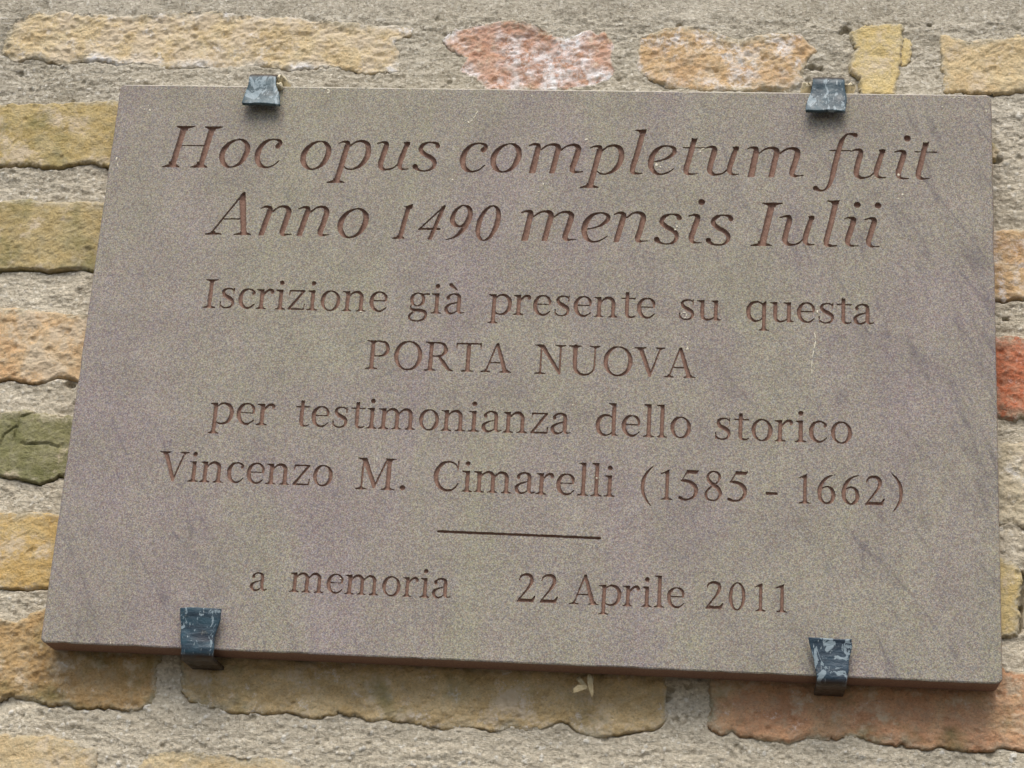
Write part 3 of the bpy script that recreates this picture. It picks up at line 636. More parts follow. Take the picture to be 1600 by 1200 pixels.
RG = {
'I': (390, [vs(195, 94, 0, 692), ft(195, 94, 300), ft(195, 94, 300, 692, -1)]),
's': (432, [('S', [(350, 420, 26), (300, 466, 30), (215, 478, 34), (130, 448, 56), (104, 378, 70), (150, 305, 84), (235, 258, 92), (318, 200, 84), (346, 125, 66), (308, 45, 46), (220, 8, 34), (130, 18, 32), (68, 66, 28)]),
            ('L', [(352, 484, 22), (346, 360, 26)]), ('L', [(52, 150, 28), (62, 10, 20)])]),
'c': (454, [('S', [(372, 372, 66), (384, 400, 62), (345, 450, 40), (260, 478, 30), (155, 440, 62), (92, 335, 88), (82, 235, 94), (106, 125, 86), (180, 42, 62), (265, 13, 46), (345, 45, 34), (412, 108, 24)])]),
'r': (410, [vs(118, 88, 0, 470), ft(118, 88, 240), flag(118, 88, 484), ('S', [(155, 335, 30), (200, 410, 42), (262, 460, 54), (325, 462, 66), (352, 432, 76), (350, 408, 74)])]),
'i': (293, [vs(150, 88, 0, 480), ft(150, 88, 245), flag(150, 88, 484), ('L', [(143, 650, 108), (144, 651, 108)])]),
'z': (443, [('L', [(62, 462, 36), (392, 462, 36)]), ('L', [(372, 452, 56), (70, 26, 56)]), ('L', [(50, 18, 34), (400, 18, 36)]), ('L', [(58, 466, 24), (52, 352, 24)]), ('L', [(402, 14, 24), (412, 142, 26)])]),
'o': (539, [ring(270, 241, 226, 250, 88, 28, -0.15)]),
'n': (591, [vs(122, 88, 0, 470), ft(122, 88, 235), flag(122, 88, 484), ('S', [(160, 350, 28), (205, 415, 38), (285, 465, 52), (370, 452, 74), (428, 388, 86), (438, 300, 88)]), vs(438, 88, 0, 320), ft(438, 88, 235)]),
'm': (880, [vs(122, 88, 0, 470), ft(122, 88, 235), flag(122, 88, 484), ('S', [(160, 355, 28), (205, 418, 38), (280, 465, 52), (362, 452, 72), (417, 388, 86), (426, 300, 88)]), vs(426, 88, 0, 320), ft(426, 88, 225),
            ('S', [(464, 355, 28), (508, 418, 38), (584, 465, 52), (666, 452, 72), (721, 388, 86), (730, 300, 88)]), vs(730, 88, 0, 320), ft(730, 88, 225)]),
'e': (484, [('L', [(95, 268, 24), (415, 268, 26)]), ('S', [(408, 276, 44), (402, 365, 66), (345, 450, 48), (255, 478, 30), (158, 445, 58), (92, 340, 86), (82, 235, 94), (110, 122, 84), (182, 42, 60), (275, 13, 46), (350, 40, 34), (425, 105, 24)])]),
'g': (510, [ring(225, 325, 172, 165, 76, 26), ('L', [(330, 440, 32), (400, 458, 34), (482, 458, 30)]), ('S', [(120, 205, 26), (78, 150, 30), (92, 98, 50), (160, 72, 64), (300, 64, 72), (400, 30, 72), (432, -50, 66), (395, -135, 46), (270, -188, 34), (140, -178, 38), (66, -120, 52), (78, -52, 50), (130, 5, 36), (185, 45, 26)])]),
'a': (504, [('S', [(112, 372, 82), (108, 405, 60), (170, 462, 38), (250, 477, 40), (330, 440, 72), (350, 360, 86), (350, 250, 88), (350, 110, 88), (368, 50, 64), (415, 24, 36), (482, 40, 20)]), ('S', [(340, 290, 26), (262, 262, 28), (160, 228, 42), (84, 165, 68), (80, 90, 80), (125, 30, 60), (190, 10, 46), (265, 32, 34), (340, 90, 26)])]),
'p': (571, [vs(130, 88, -218, 470), ft(130, 88, 245, -218), flag(130, 88, 484), ('S', [(162, 385, 28), (230, 452, 34), (315, 474, 46), (425, 428, 74), (482, 335, 90), (490, 240, 94), (462, 120, 86), (382, 32, 56), (290, 5, 36), (215, 18, 30), (162, 60, 26)])]),
'q': (560, [vs(432, 88, -218, 450), ft(432, 88, 240, -218), bowl_l, ('P', [(388, 420), (425, 462), (462, 496), (478, 496), (476, 300), (388, 300)])]),
'd': (574, [vs(430, 88, 40, 750), flag(430, 88, 757), bowl_l, foot_r]),
'l': (287, [vs(147, 88, 0, 750), flag(147, 88, 757), ft(147, 88, 248)]),
't': (346, [('S', [(155, 440, 86), (155, 200, 86), (158, 100, 84), (176, 40, 60), (228, 15, 42), (285, 18, 32), (340, 44, 18)]), ('L', [(28, 464, 32), (322, 464, 32)]), ('P', [(112, 430), (112, 560), (122, 622), (155, 604), (192, 622), (198, 560), (198, 430)])]),
'u': (575, [flag(125, 88, 484), ('S', [(125, 440, 88), (125, 180, 88), (140, 75, 76), (205, 18, 52), (285, 14, 38), (360, 50, 28), (410, 105, 24)]), vs(430, 88, 40, 470), flag(430, 88, 484), foot_r]),
'P': (610, [vs(150, 94, 0, 692), ft(150, 94, 290), ft(150, 94, 150, 692, -1, l=145, r=60), ('S', [(150, 676, 30), (320, 676, 34), (440, 640, 66), (494, 525, 92), (485, 425, 86), (410, 342, 52), (300, 318, 32), (195, 318, 28)])]),
'O': (744, [ring(372, 346, 325, 358, 98, 32, -0.1)]),
'R': (702, [vs(150, 94, 0, 692), ft(150, 94, 290), ft(150, 94, 150, 692, -1, l=145, r=60), ('S', [(150, 676, 30), (320, 676, 34), (430, 642, 64), (480, 535, 90), (468, 445, 80), (395, 372, 46), (300, 352, 30), (195, 352, 28)]), ('S', [(335, 352, 50), (415, 240, 82), (520, 95, 84), (590, 30, 52), (680, 8, 22)])]),
'T': (618, [vs(309, 94, 0, 680), ft(309, 94, 290), ('L', [(45, 674, 34), (573, 674, 34)]), ('P', [(22, 694), (62, 694), (52, 620), (34, 540), (18, 540)]), ('P', [(596, 694), (556, 694), (566, 620), (584, 540), (600, 540)])]),
'A': (671, [('L', [(110, 20, 36), (335, 684, 36)]), ('P', [(505, 0), (612, 0), (375, 712), (330, 700), (318, 640)]), ('L', [(190, 232, 28), (480, 232, 30)]), ft(108, 36, 225), ft(560, 100, 270)]),
'N': (767, [('L', [(165, 10, 40), (165, 660, 40)]), ('L', [(600, 30, 40), (600, 680, 40)]), ('P', [(115, 692), (225, 692), (620, 60), (620, -6), (580, -6)]), ft(165, 40, 255), ft(150, 60, 150, 692, -1, l=135, r=60), ft(600, 40, 255, 692, -1)]),
'U': (757, [ft(165, 94, 290, 692, -1), ft(605, 40, 250, 692, -1), ('S', [(165, 670, 94), (165, 280, 94), (190, 120, 86), (280, 28, 58), (390, 6, 42), (500, 34, 38), (580, 115, 38), (605, 260, 40), (605, 670, 40)])]),
'V': (665, [('P', [(60, 690), (165, 690), (372, 110), (372, -8), (322, -8)]), ('L', [(352, 20, 36), (560, 676, 38)]), ft(112, 100, 270, 692, -1), ft(560, 38, 220, 692, -1)]),
'M': (927, [('L', [(172, 10, 42), (182, 660, 42)]), ('P', [(135, 692), (250, 692), (480, 120), (455, 20), (425, 20)]), ('L', [(450, 50, 34), (690, 680, 38)]), vs(742, 98, 0, 692), ft(172, 42, 250), ft(742, 98, 300), ft(180, 60, 150, 692, -1, l=130, r=60), ft(742, 98, 150, 692, -1, l=90, r=150)]),
'C': (642, [('S', [(560, 540, 28), (520, 610, 36), (440, 665, 38), (345, 676, 38), (220, 632, 70), (120, 500, 100), (88, 346, 106), (118, 195, 98), (205, 75, 76), (330, 18, 56), (450, 30, 42), (535, 95, 32), (592, 185, 22)]), ('P', [(560, 700), (590, 700), (584, 480), (560, 480)])]),
'(': (375, [('S', [(322, 756, 14), (215, 640, 44), (130, 480, 70), (105, 310, 78), (126, 130, 66), (205, -30, 42), (298, -150, 14)])]),
')': (375, [('S', [(53, 756, 14), (160, 640, 44), (245, 480, 70), (270, 310, 78), (249, 130, 66), (170, -30, 42), (77, -150, 14)])]),
'1': (510, [vs(262, 78, 0, 640), ft(262, 78, 250), ('P', [(112, 590), (120, 574), (190, 596), (223, 570), (223, 500), (301, 500), (301, 680), (282, 680), (200, 635)])]),
'5': (530, [('S', [(62, 440, 40), (170, 436, 66), (290, 388, 84), (372, 290, 90), (380, 190, 80), (335, 90, 58), (235, 22, 42), (120, 18, 56), (36, 52, 66)]), ('L', [(72, 446, 22), (186, 660, 28)]), ('P', [(176, 690), (400, 684), (446, 702), (400, 606), (150, 606)])]),
'8': (530, [('S', [(100, 560, 60), (125, 462, 74), (215, 376, 86), (325, 285, 92), (378, 175, 82), (340, 65, 50), (240, 8, 34), (110, 40, 46), (66, 140, 62), (105, 240, 44), (200, 335, 30), (315, 430, 36), (358, 540, 56), (315, 635, 44), (228, 668, 30), (140, 636, 44), (100, 560, 60)])]),
'6': (530, [('S', [(400, 676, 16), (290, 642, 38), (165, 540, 70), (90, 390, 90), (72, 250, 94), (105, 100, 78), (220, 14, 36), (335, 70, 74), (378, 200, 88), (338, 340, 66), (245, 400, 38), (150, 372, 28), (105, 310, 24)])]),
'2': (530, [('S', [(42, 520, 22), (75, 600, 40), (150, 648, 54), (245, 650, 66), (318, 600, 82), (338, 500, 84), (285, 370, 62), (185, 225, 40), (55, 55, 30)]), ('P', [(14, 0), (20, 34), (110, 76), (350, 76), (420, 155), (440, 148), (400, 0)])]),
'0': (530, [ring(235, 335, 200, 345, 86, 28)]),
'-': (374, [('P', [(45, 175), (315, 175), (315, 245), (45, 245)])]),
'.': (270, [('L', [(135, 52, 116), (136, 52, 116)])]),
}
RG['à'] = (504, RG['a'][1] + [('L', [(150, 688, 92), (210, 640, 56), (305, 560, 18)])])

# Italic glyphs traced from the cut letters: crop origin, anchor, pieces in 1/5 photo pixels
def pf(x0, x1, y, xs0, xs1, up=-1, h=40):
    """traced serif between x0 and x1 on line y; stem spans xs0..xs1 at its inner end"""
    Y = lambda v: y + up * v
    return ('P', [(x0, Y(-4)), (x0, Y(3)), (x0 + 0.5 * (xs0 - x0), Y(10)), (xs0 - 2, Y(h * 0.5)), (xs0 + 3, Y(h)), (xs1 - 3, Y(h)), (xs1 + 2, Y(h * 0.5)), (x1 - 0.5 * (x1 - xs1), Y(10)), (x1, Y(3)), (x1, Y(-4))])
IT = {
'H': ((240, 180), (62, 403), [('P', [(122, 395), (168, 395), (262, 98), (216, 98)]), ('P', [(342, 398), (388, 398), (480, 100), (434, 100)]), pf(62, 202, 402, 116, 174), pf(285, 420, 405, 336, 394), pf(182, 322, 88, 212, 268, 1, 34), pf(400, 543, 92, 430, 486, 1, 34), ('L', [(200, 237, 9), (410, 238, 9)])]),
'o': ((240, 180), (510, 403), [('S', [(668, 189, 12), (712, 205, 28), (733, 250, 42), (718, 312, 44), (670, 378, 28), (600, 406, 12), (552, 382, 34), (532, 330, 44), (550, 268, 42), (600, 214, 26), (668, 189, 12)])]),
'c': ((240, 180), (785, 405), [('S', [(970, 242, 42), (990, 218, 34), (980, 197, 20), (935, 189, 12), (878, 207, 26), (828, 262, 42), (809, 330, 46), (828, 384, 36), (875, 407, 18), (930, 394, 12), (978, 358, 8)])]),
'p': ((460, 190), (340, 372), [('P', [(305, 465), (350, 465), (438, 180), (394, 180)]), ('S', [(345, 170, 8), (385, 157, 16), (418, 165, 30), (412, 195, 40)]), pf(252, 392, 474, 300, 354, -1, 34), ('S', [(432, 192, 14), (480, 160, 16), (530, 153, 22), (570, 175, 38), (578, 225, 42), (560, 288, 42), (515, 342, 30), (455, 370, 14), (412, 368, 12), (385, 348, 10)])]),
'u': ((460, 190), (655, 372), [('S', [(648, 172, 8), (690, 161, 16), (718, 168, 30), (715, 200, 42), (690, 270, 42), (672, 335, 42), (688, 367, 28), (725, 374, 14), (770, 362, 12), (805, 335, 10)]), ('S', [(882, 172, 36), (850, 250, 40), (822, 330, 40), (832, 365, 24), (860, 372, 12), (888, 370, 7)]), ('P', [(855, 160), (905, 158), (900, 185), (864, 185)])]),
's': ((460, 190), (920, 375), [('S', [(1120, 190, 38), (1108, 170, 24), (1060, 162, 10), (1010, 178, 28), (986, 215, 36), (1015, 252, 36), (1070, 285, 36), (1094, 322, 34), (1080, 360, 26), (1040, 382, 13), (990, 383, 12), (958, 368, 24), (942, 350, 42)])]),
'm': ((700, 190), (640, 400), [('S', [(635, 187, 8), (672, 176, 18), (705, 184, 32), (704, 208, 42)]), ('P', [(630, 402), (682, 402), (728, 200), (684, 200)]), ('S', [(728, 218, 12), (775, 187, 14), (825, 178, 22), (858, 193, 38), (862, 218, 44)]), ('P', [(788, 404), (832, 404), (884, 212), (840, 212)]), ('S', [(882, 224, 12), (930, 191, 14), (980, 181, 22), (1014, 196, 36), (1018, 225, 44), (990, 310, 44), (970, 370, 42), (985, 392, 26), (1015, 394, 12), (1055, 390, 7)])]),
'l': ((700, 190), (1420, 405), [('P', [(1458, 64), (1555, 60), (1545, 92), (1498, 96), (1490, 78), (1458, 70)]), ('S', [(1522, 85, 42), (1480, 240, 42), (1442, 365, 42), (1446, 396, 32), (1478, 405, 16), (1518, 404, 7)])]),
'e': ((960, 190), (262, 410), [('S', [(300, 315, 8), (370, 302, 12), (430, 275, 24), (468, 238, 34), (462, 206, 26), (410, 190, 12), (350, 206, 26), (300, 262, 42), (284, 330, 44), (304, 385, 34), (350, 410, 16), (410, 401, 12), (465, 367, 8)])]),
't': ((960, 190), (535, 412), [('P', [(604, 127), (627, 137), (651, 126), (644, 160), (603, 160)]), ('S', [(622, 150, 40), (592, 260, 42), (560, 368, 42), (566, 402, 30), (600, 411, 14), (648, 407, 7)]), ('L', [(540, 203, 9), (705, 207, 9)])]),
'f': ((1200, 190), (500, 445), [('S', [(682, 106, 40), (660, 98, 20), (620, 100, 14), (585, 135, 30), (558, 205, 40), (530, 310, 42), (505, 420, 40), (475, 500, 26), (432, 537, 12), (398, 535, 20), (372, 520, 40)]), ('L', [(482, 226, 9), (640, 227, 9)])]),
'i': ((1200, 190), (1000, 445), [('S', [(990, 238, 8), (1028, 229, 16), (1058, 237, 32), (1060, 262, 42), (1035, 340, 42), (1017, 405, 40), (1030, 437, 24), (1060, 444, 12), (1100, 444, 7)]), ('L', [(1088, 130, 50), (1089, 131, 50)])]),
'A': ((310, 290), (50, 378), [('L', [(100, 370, 13), (352, 58, 16)]), ('P', [(330, 382), (375, 382), (368, 50), (352, 50), (318, 108)]), ('L', [(205, 260, 10), (335, 260, 10)]), pf(50, 178, 378, 98, 130, -1, 26), pf(275, 412, 381, 326, 378, -1, 30)]),
'n': ((310, 290), (470, 388), [('S', [(488, 178, 8), (528, 164, 18), (560, 174, 32), (556, 200, 42)]), ('P', [(466, 390), (510, 386), (580, 195), (535, 195)]), ('S', [(582, 202, 12), (630, 168, 14), (678, 164, 22), (702, 182, 36), (704, 212, 44), (675, 300, 44), (652, 362, 42), (666, 382, 24), (690, 382, 12), (725, 380, 7)])]),
'I': ((1090, 290), (412, 466), [('P', [(478, 460), (532, 460), (608, 145), (554, 145)]), pf(502, 668, 137, 548, 614, 1, 34), pf(412, 578, 467, 470, 538, -1, 34)]),
'1': ((580, 290), (160, 410), [('P', [(205, 405), (242, 405), (312, 160), (276, 160)]), ('P', [(248, 160), (275, 160), (328, 145), (316, 182), (280, 184), (272, 170)]), pf(160, 258, 411, 202, 246, -1, 26)]),
'4': ((580, 290), (440, 420), [('L', [(372, 342, 12), (572, 160, 14)]), ('L', [(378, 338, 16), (534, 338, 16)]), ('P', [(440, 420), (472, 420), (584, 156), (550, 164), (505, 270)])]),
'9': ((580, 290), (610, 420), [('S', [(730, 156, 12), (766, 178, 32), (772, 228, 40), (745, 290, 38), (695, 318, 16), (650, 302, 32), (634, 262, 38), (655, 202, 28), (695, 165, 16), (730, 156, 12)]), ('S', [(774, 225, 40), (745, 305, 40), (690, 370, 30), (640, 405, 14), (585, 422, 8)])]),
'0': ((580, 290), (830, 425), [('S', [(955, 158, 12), (988, 185, 30), (994, 240, 38), (975, 320, 40), (930, 398, 26), (878, 427, 12), (842, 400, 30), (833, 340, 38), (853, 260, 36), (900, 185, 24), (955, 158, 12)])]),
}
# crop origin of the reading, then (glyph, anchor x, anchor y)
IT_LINES = [
 ((240, 180), [('H', 62, 403), ('o', 510, 403), ('c', 785, 405)]),
 ((460, 190), [('o', 45, 369), ('p', 340, 372), ('u', 655, 372), ('s', 920, 375)]),
 ((700, 190), [('c', 92, 388), ('o', 333, 390), ('m', 640, 400), ('p', 1118, 410), ('l', 1420, 405)]),
 ((960, 190), [('e', 262, 410), ('t', 535, 412), ('u', 729, 412), ('m', 1050, 430)]),
 ((1200, 190), [('f', 500, 445), ('u', 675, 437), ('i', 1000, 445), ('t', 1152, 447)]),
 ((310, 290), [('A', 50, 378), ('n', 470, 388), ('n', 767, 392), ('o', 1085, 401)]),
 ((580, 290), [('1', 160, 410), ('4', 440, 420), ('9', 610, 420), ('0', 830, 425)]),
 ((810, 290), [('m', 30, 428), ('e', 490, 437), ('n', 744, 440), ('s', 1058, 445), ('i', 1332, 447)]),
 ((1090, 290), [('s', 62, 453), ('I', 412, 466), ('u', 667, 460), ('l', 985, 470), ('i', 1155, 471), ('i', 1318, 477)]),
]
# word, ink left x, ink right x, baseline y at those two ends (photo pixels)
RG_WORDS = [
 ('Iscrizione', 317.6, 604.4, 480.4, 487.4), ('già', 639, 726.4, 488.6, 491.0), ('presente', 763, 1023.4, 490.6, 497.6), ('su', 1061, 1127, 499.2, 500.8), ('questa', 1166, 1365.6, 501.6, 507.2),
 ('PORTA', 571, 799.4, 576, 582.2), ('NUOVA', 834, 1087, 583.6, 590.4),
 ('per', 327, 428.4, 661.6, 664.4), ('testimonianza', 461, 892.4, 665.8, 678.6), ('dello', 930.4, 1079.6, 680, 684.6), ('storico', 1117, 1331.4, 686.2, 693),
 ('Vincenzo', 246, 519.4, 750.6, 759.6), ('M.', 556, 633.6, 763.6, 765.8), ('Cimarelli', 676.6, 961, 766.6, 776), ('(1585', 1001, 1168.6, 779.4, 784), ('-', 1196.4, 1215, 784.4, 785), ('1662)', 1247, 1411, 786, 790.5),
 ('a', 391, 417.6, 922.6, 923.6), ('memoria', 452.4, 704.4, 924.4, 935.2), ('22', 808, 872, 940, 942.4), ('Aprile', 889.6, 1069, 943.4, 950.4), ('2011', 1102.4, 1230, 951, 956.8),
]

def glyph_ext(pieces):
    xs = []
    for k, P in pieces:
        for p in P:
            h = p[2] / 2 if k != 'P' else 0
            xs += [p[0] - h, p[0] + h]
    return min(xs), max(xs)

letters = []        # (character, list of pieces in plaque metres)
for (ox, oy), items in IT_LINES:
    for ch, ax, ay in items:
        (gx, gy), (bx, by), pcs = IT[ch]
        dx, dy = (ox + ax / 5) - (gx + bx / 5), (oy + ay / 5) - (gy + by / 5)
        A0 = at(gx + bx / 5, gy + by / 5); A1 = at(ox + ax / 5, oy + ay / 5)
        out = []
        for k, P in pcs:
            Q = []
            for p in P:
                w = at(gx + p[0] / 5, gy + p[1] / 5) - A0 + A1
                Q.append((w[0], w[1]) + ((p[2] / 5 * 0.000434 / 2,) if k != 'P' else ()))
            out.append((k, Q))
        letters.append((ch, out))
n_first = len(letters)
for word, xa, xb, ya, yb in RG_WORDS:
    A = at(xa, ya - 12); B = at(xb, yb - 12)
    zA, zB = at(xa, ya)[1], at(xb, yb)[1]
    adv = 0; l0 = glyph_ext(RG[word[0]][1])[0]
    for ch in word[:-1]: adv += RG[ch][0]
    r1 = adv + glyph_ext(RG[word[-1]][1])[1]
    em = (B[0] - A[0]) / (r1 - l0)
    x = A[0] - l0 * em
    for ch in word:
        zb = zA + (zB - zA) * ((x - A[0]) / max(B[0] - A[0], 1e-6))
        out = []
        for k, P in RG[ch][1]:
            out.append((k, [(x + p[0] * em, zb + p[1] * em) + ((p[2] * em / 2,) if k != 'P' else ()) for p in P]))
        letters.append((ch, out))
        x += RG[ch][0] * em
n_small = len(letters) - n_first
ra, rb = at(684.5, 830.2), at(937, 840.8)
letters.append(('rule', [('L', [(ra[0], ra[1], 0.0008), (rb[0], rb[1], 0.0008)])]))

# ------------------------------------------------------------------ plaque
PO = np.array([SW / 2, 0.0, Z0])
plaque = empty('stone_plaque', PO)
tag(plaque, 'grey-brown sandstone plaque with engraved Italian inscription, clamped to the brick wall', 'plaque')

HG = 0.00042; BLK = 8; INS = 0.0065
nx = int((SW - 2 * INS) / HG / BLK) * BLK; nz = int((SH - 2 * INS) / HG / BLK) * BLK
gx0, gz0 = (SW - nx * HG) / 2, (SH - nz * HG) / 2
gxs = gx0 + np.arange(nx + 1) * HG; gzs = gz0 + np.arange(nz + 1) * HG
PHI = np.full((nx + 1, nz + 1), -1.0, dtype=np.float64); LID = np.full((nx + 1, nz + 1), -1, dtype=np.int32)
for li, (ch, pcs) in enumerate(letters):
    prep = []; bx = [1e9, -1e9, 1e9, -1e9]
    for k, P in pcs:
        if k == 'S': P = catmull(P)
        prep.append((k, P))
        for p in P:
            r = p[2] if k != 'P' else 0
            bx = [min(bx[0], p[0] - r), max(bx[1], p[0] + r), min(bx[2], p[1] - r), max(bx[3], p[1] + r)]
    i0 = max(int((bx[0] - gx0) / HG) - 2, 0); i1 = min(int((bx[1] - gx0) / HG) + 4, nx + 1)
    j0 = max(int((bx[2] - gz0) / HG) - 2, 0); j1 = min(int((bx[3] - gz0) / HG) + 4, nz + 1)
    X, Z = np.meshgrid(gxs[i0:i1], gzs[j0:j1], indexing='ij')
    ph = np.full(X.shape, -1.0)
    for k, P in prep:
        if k == 'P': np.maximum(ph, poly_sdf(X, Z, P), out=ph)
        else: np.maximum(ph, seg_sdf(X, Z, [tuple(p) for p in P]), out=ph)
    ph = ph + 0.00011 + 0.00013 * fbm(X, Z, 0.0016, 5, 2)
    sub = PHI[i0:i1, j0:j1]; mk = ph > sub
    sub[mk] = ph[mk]; LID[i0:i1, j0:j1][mk & (ph > -2.2 * HG)] = li
# snap grid vertices to the outlines
GX, GZ = np.meshgrid(gxs, gzs, indexing='ij')
gpx, gpz = np.gradient(PHI, HG)
g2 = gpx ** 2 + gpz ** 2
near = (np.abs(PHI) < 0.33 * HG) & (g2 > 0.25)
near[0, :] = near[-1, :] = False; near[:, 0] = near[:, -1] = False
with np.errstate(divide='ignore', invalid='ignore'):
    mx = np.where(near, -PHI * gpx / g2, 0); mz = np.where(near, -PHI * gpz / g2, 0)
GX = GX + np.clip(mx, -0.4 * HG, 0.4 * HG); GZ = GZ + np.clip(mz, -0.4 * HG, 0.4 * HG)
PHI[near] = 0.0
idx = np.arange((nx + 1) * (nz + 1)).reshape(nx + 1, nz + 1)
hot = (PHI > -1.2 * HG)
hb = np.zeros((nx // BLK, nz // BLK), bool)
for i in range(BLK + 1):
    for j in range(BLK + 1):
        sl = hot[i:i + nx - (BLK - 1) if i <= BLK else None:BLK, j::BLK]
        a = hot[i::BLK][:nx // BLK, j::BLK][:, :nz // BLK]
        hb[:a.shape[0], :a.shape[1]] |= a
cellhot = np.repeat(np.repeat(hb, BLK, 0), BLK, 1)
ci, cj = np.where(cellhot)
A, B, C_, D = idx[ci, cj], idx[ci + 1, cj], idx[ci + 1, cj + 1], idx[ci, cj + 1]
flip = (ci + cj) % 2 == 0
T = np.vstack([np.stack([A, B, C_], 1)[flip], np.stack([A, C_, D], 1)[flip], np.stack([A, B, D], 1)[~flip], np.stack([B, C_, D], 1)[~flip]])
V2 = np.stack([GX.ravel(), GZ.ravel()], 1); P1 = PHI.ravel()
V2, P1, Ti, To = clip_tris(V2, P1, T)
SMALL = np.array([0.78 if li >= len(letters) - n_small - 1 and li < len(letters) - 1 else 1.0 for li in range(len(letters))] + [1.0])
LV = np.concatenate([LID.ravel(), np.full(len(V2) - GX.size, -1, dtype=np.int32)])
# groove depth: steep rounded wall, then a flattish floor that is slightly rough
GD, GR = 0.0024, 0.0013
q = np.clip(P1 / GR, 0, 1)
DEP = np.where(P1 > 0, SMALL[LV] * GD * np.sqrt(1 - (1 - q) ** 2) * (0.92 + 0.08 * fbm(V2[:, 0], V2[:, 1], 0.003, 21, 2)) + 0.10 * np.clip(P1, 0, 0.004), 0)
# owner of each inside triangle
lt = LV[Ti].max(1)
for li, (ch, _) in enumerate(letters):
    t = Ti[lt == li]
    if not len(t): continue
    u, tt = compact(t)
    V = np.stack([V2[u, 0], DEP[u], V2[u, 1] + Z0], 1)
    mesh_obj('engraved_line' if ch == 'rule' else 'engraved_letter', V, tt, M_SLAB, plaque,
             attrs={'cut': np.clip(DEP[u] / 0.0005, 0, 1)}, smooth=True)
# slab: front sheet with the letters cut out, rounded arris, sides and back
VL = []; FL = []
u, tt = compact(To)
VL.append(np.stack([V2[u, 0], np.zeros(len(u)), V2[u, 1]], 1)); nV = len(u)
FL += [tuple(f) for f in tt]
bi, bj = np.where(~hb)
extra = []
def addv(v):
    extra.append(v); return nV + len(extra) - 1
vc = {}
def gv(i, j):
    if (i, j) not in vc: vc[(i, j)] = addv((gx0 + i * HG, 0.0, gz0 + j * HG))
    return vc[(i, j)]
for i, j in zip(bi, bj):
    i *= BLK; j *= BLK
    FL.append((gv(i, j), gv(i + BLK, j), gv(i + BLK, j + BLK), gv(i, j + BLK)))
# border outline loops
def loop_pts(inset, rad, y, wob=0.0):
    pts = []
    x0, x1, z0_, z1 = inset, SW - inset, inset, SH - inset; rad = max(rad, 0.0003)
    for cx_, cz_, a0, nseg, dirx, dirz, L in ((x0 + rad, z0_ + rad, 180, 100, 1, 0, SW - 2 * inset - 2 * rad), (x1 - rad, z0_ + rad, 270, 66, 0, 1, SH - 2 * inset - 2 * rad),
                                             (x1 - rad, z1 - rad, 0, 100, -1, 0, SW - 2 * inset - 2 * rad), (x0 + rad, z1 - rad, 90, 66, 0, -1, SH - 2 * inset - 2 * rad)):
        for k in range(7):
            a = R_(a0 + 90 * k / 6); pts.append((cx_ + rad * math.cos(a), cz_ + rad * math.sin(a)))
        ex, ez = pts[-1]
        for k in range(1, nseg):
            pts.append((ex + dirx * L * k / nseg, ez + dirz * L * k / nseg))
    P = np.array(pts)
    if wob:
        n1 = fbm(P[:, 0] + y * 3, P[:, 1], 0.006, 31, 3) * wob + np.clip(fbm(P[:, 0], P[:, 1], 0.012, 33, 3) - 0.42, 0, 1) * wob * 3.5
        cx_, cz_ = SW / 2, SH / 2
        d = np.stack([np.sign(P[:, 0] - cx_) * (np.abs(P[:, 0] - cx_) > SW / 2 - inset - 0.002), np.sign(P[:, 1] - cz_) * (np.abs(P[:, 1] - cz_) > SH / 2 - inset - 0.002)], 1)
        P = P - d * np.abs(n1)[:, None]
    return [addv((p[0], y, p[1])) for p in P]
RAD = {0: 0.0032, 1: 0.0032, 2: 0.0026, 3: 0.0018}
rings = [loop_pts(0.0012, 0.0034, 0.0, 0.0002), loop_pts(0.0004, 0.0038, 0.0004, 0.0003), loop_pts(0.0, 0.004, 0.0013, 0.0003), loop_pts(0.0, 0.004, 0.010, 0.0003), loop_pts(0.0, 0.004, ST)]
for a, b in zip(rings[:-1], rings[1:]):
    n = len(a)
    for k in range(n): FL.append((a[k], b[k], b[(k + 1) % n], a[(k + 1) % n]))
FL.append(tuple(rings[-1]))
# frame between inner rectangle and first ring
gb = [gv(i, 0) for i in range(0, nx + 1, BLK)] + [gv(nx, j) for j in range(BLK, nz + 1, BLK)] + [gv(i, nz) for i in range(nx - BLK, -1, -BLK)] + [gv(0, j) for j in range(nz - BLK, 0, -BLK)]
def ang(v):
    x, _, z = extra[v - nV]; x = (x - SW / 2) / (SW / 2); z = (z - SH / 2) / (SH / 2)
    m_ = max(abs(x), abs(z)); x /= m_; z /= m_
    if z <= -1 + 1e-9: return x + 1
    if x >= 1 - 1e-9: return 2 + z + 1
    if z >= 1 - 1e-9: return 4 + 1 - x
    return 6 + 1 - z
ga = sorted((ang(v), v) for v in gb); ra_ = sorted((ang(v), v) for v in rings[0])
i = j = 0
while i < len(ga) or j < len(ra_):
    g_ = ga[i % len(ga)][1]; r_ = ra_[j % len(ra_)][1]
    ng = ga[i][0] if i < len(ga) else 99; nr = ra_[j][0] if j < len(ra_) else 99
    if i < len(ga) and (ng <= nr):
        FL.append((ga[i - 1][1], ra_[(j - 1) % len(ra_)][1], ga[i][1])) ; i += 1
    else:
        FL.append((ga[(i - 1) % len(ga)][1], ra_[j - 1][1], ra_[j][1])); j += 1
V = np.vstack([VL[0], np.array(extra)])
arris_light = np.clip((V[:, 2] - (SH - 0.0009)) / 0.0005, 0, 1) * (V[:, 1] < 0.012)
cut = np.clip((V[:, 1] - 0.0005) / 0.0008, 0, 1) * (V[:, 2] < SH - 0.002)
V[:, 2] += Z0
mesh_obj('slab', V, FL, M_SLAB, plaque, attrs={'cut': cut, 'arris_light': arris_light})

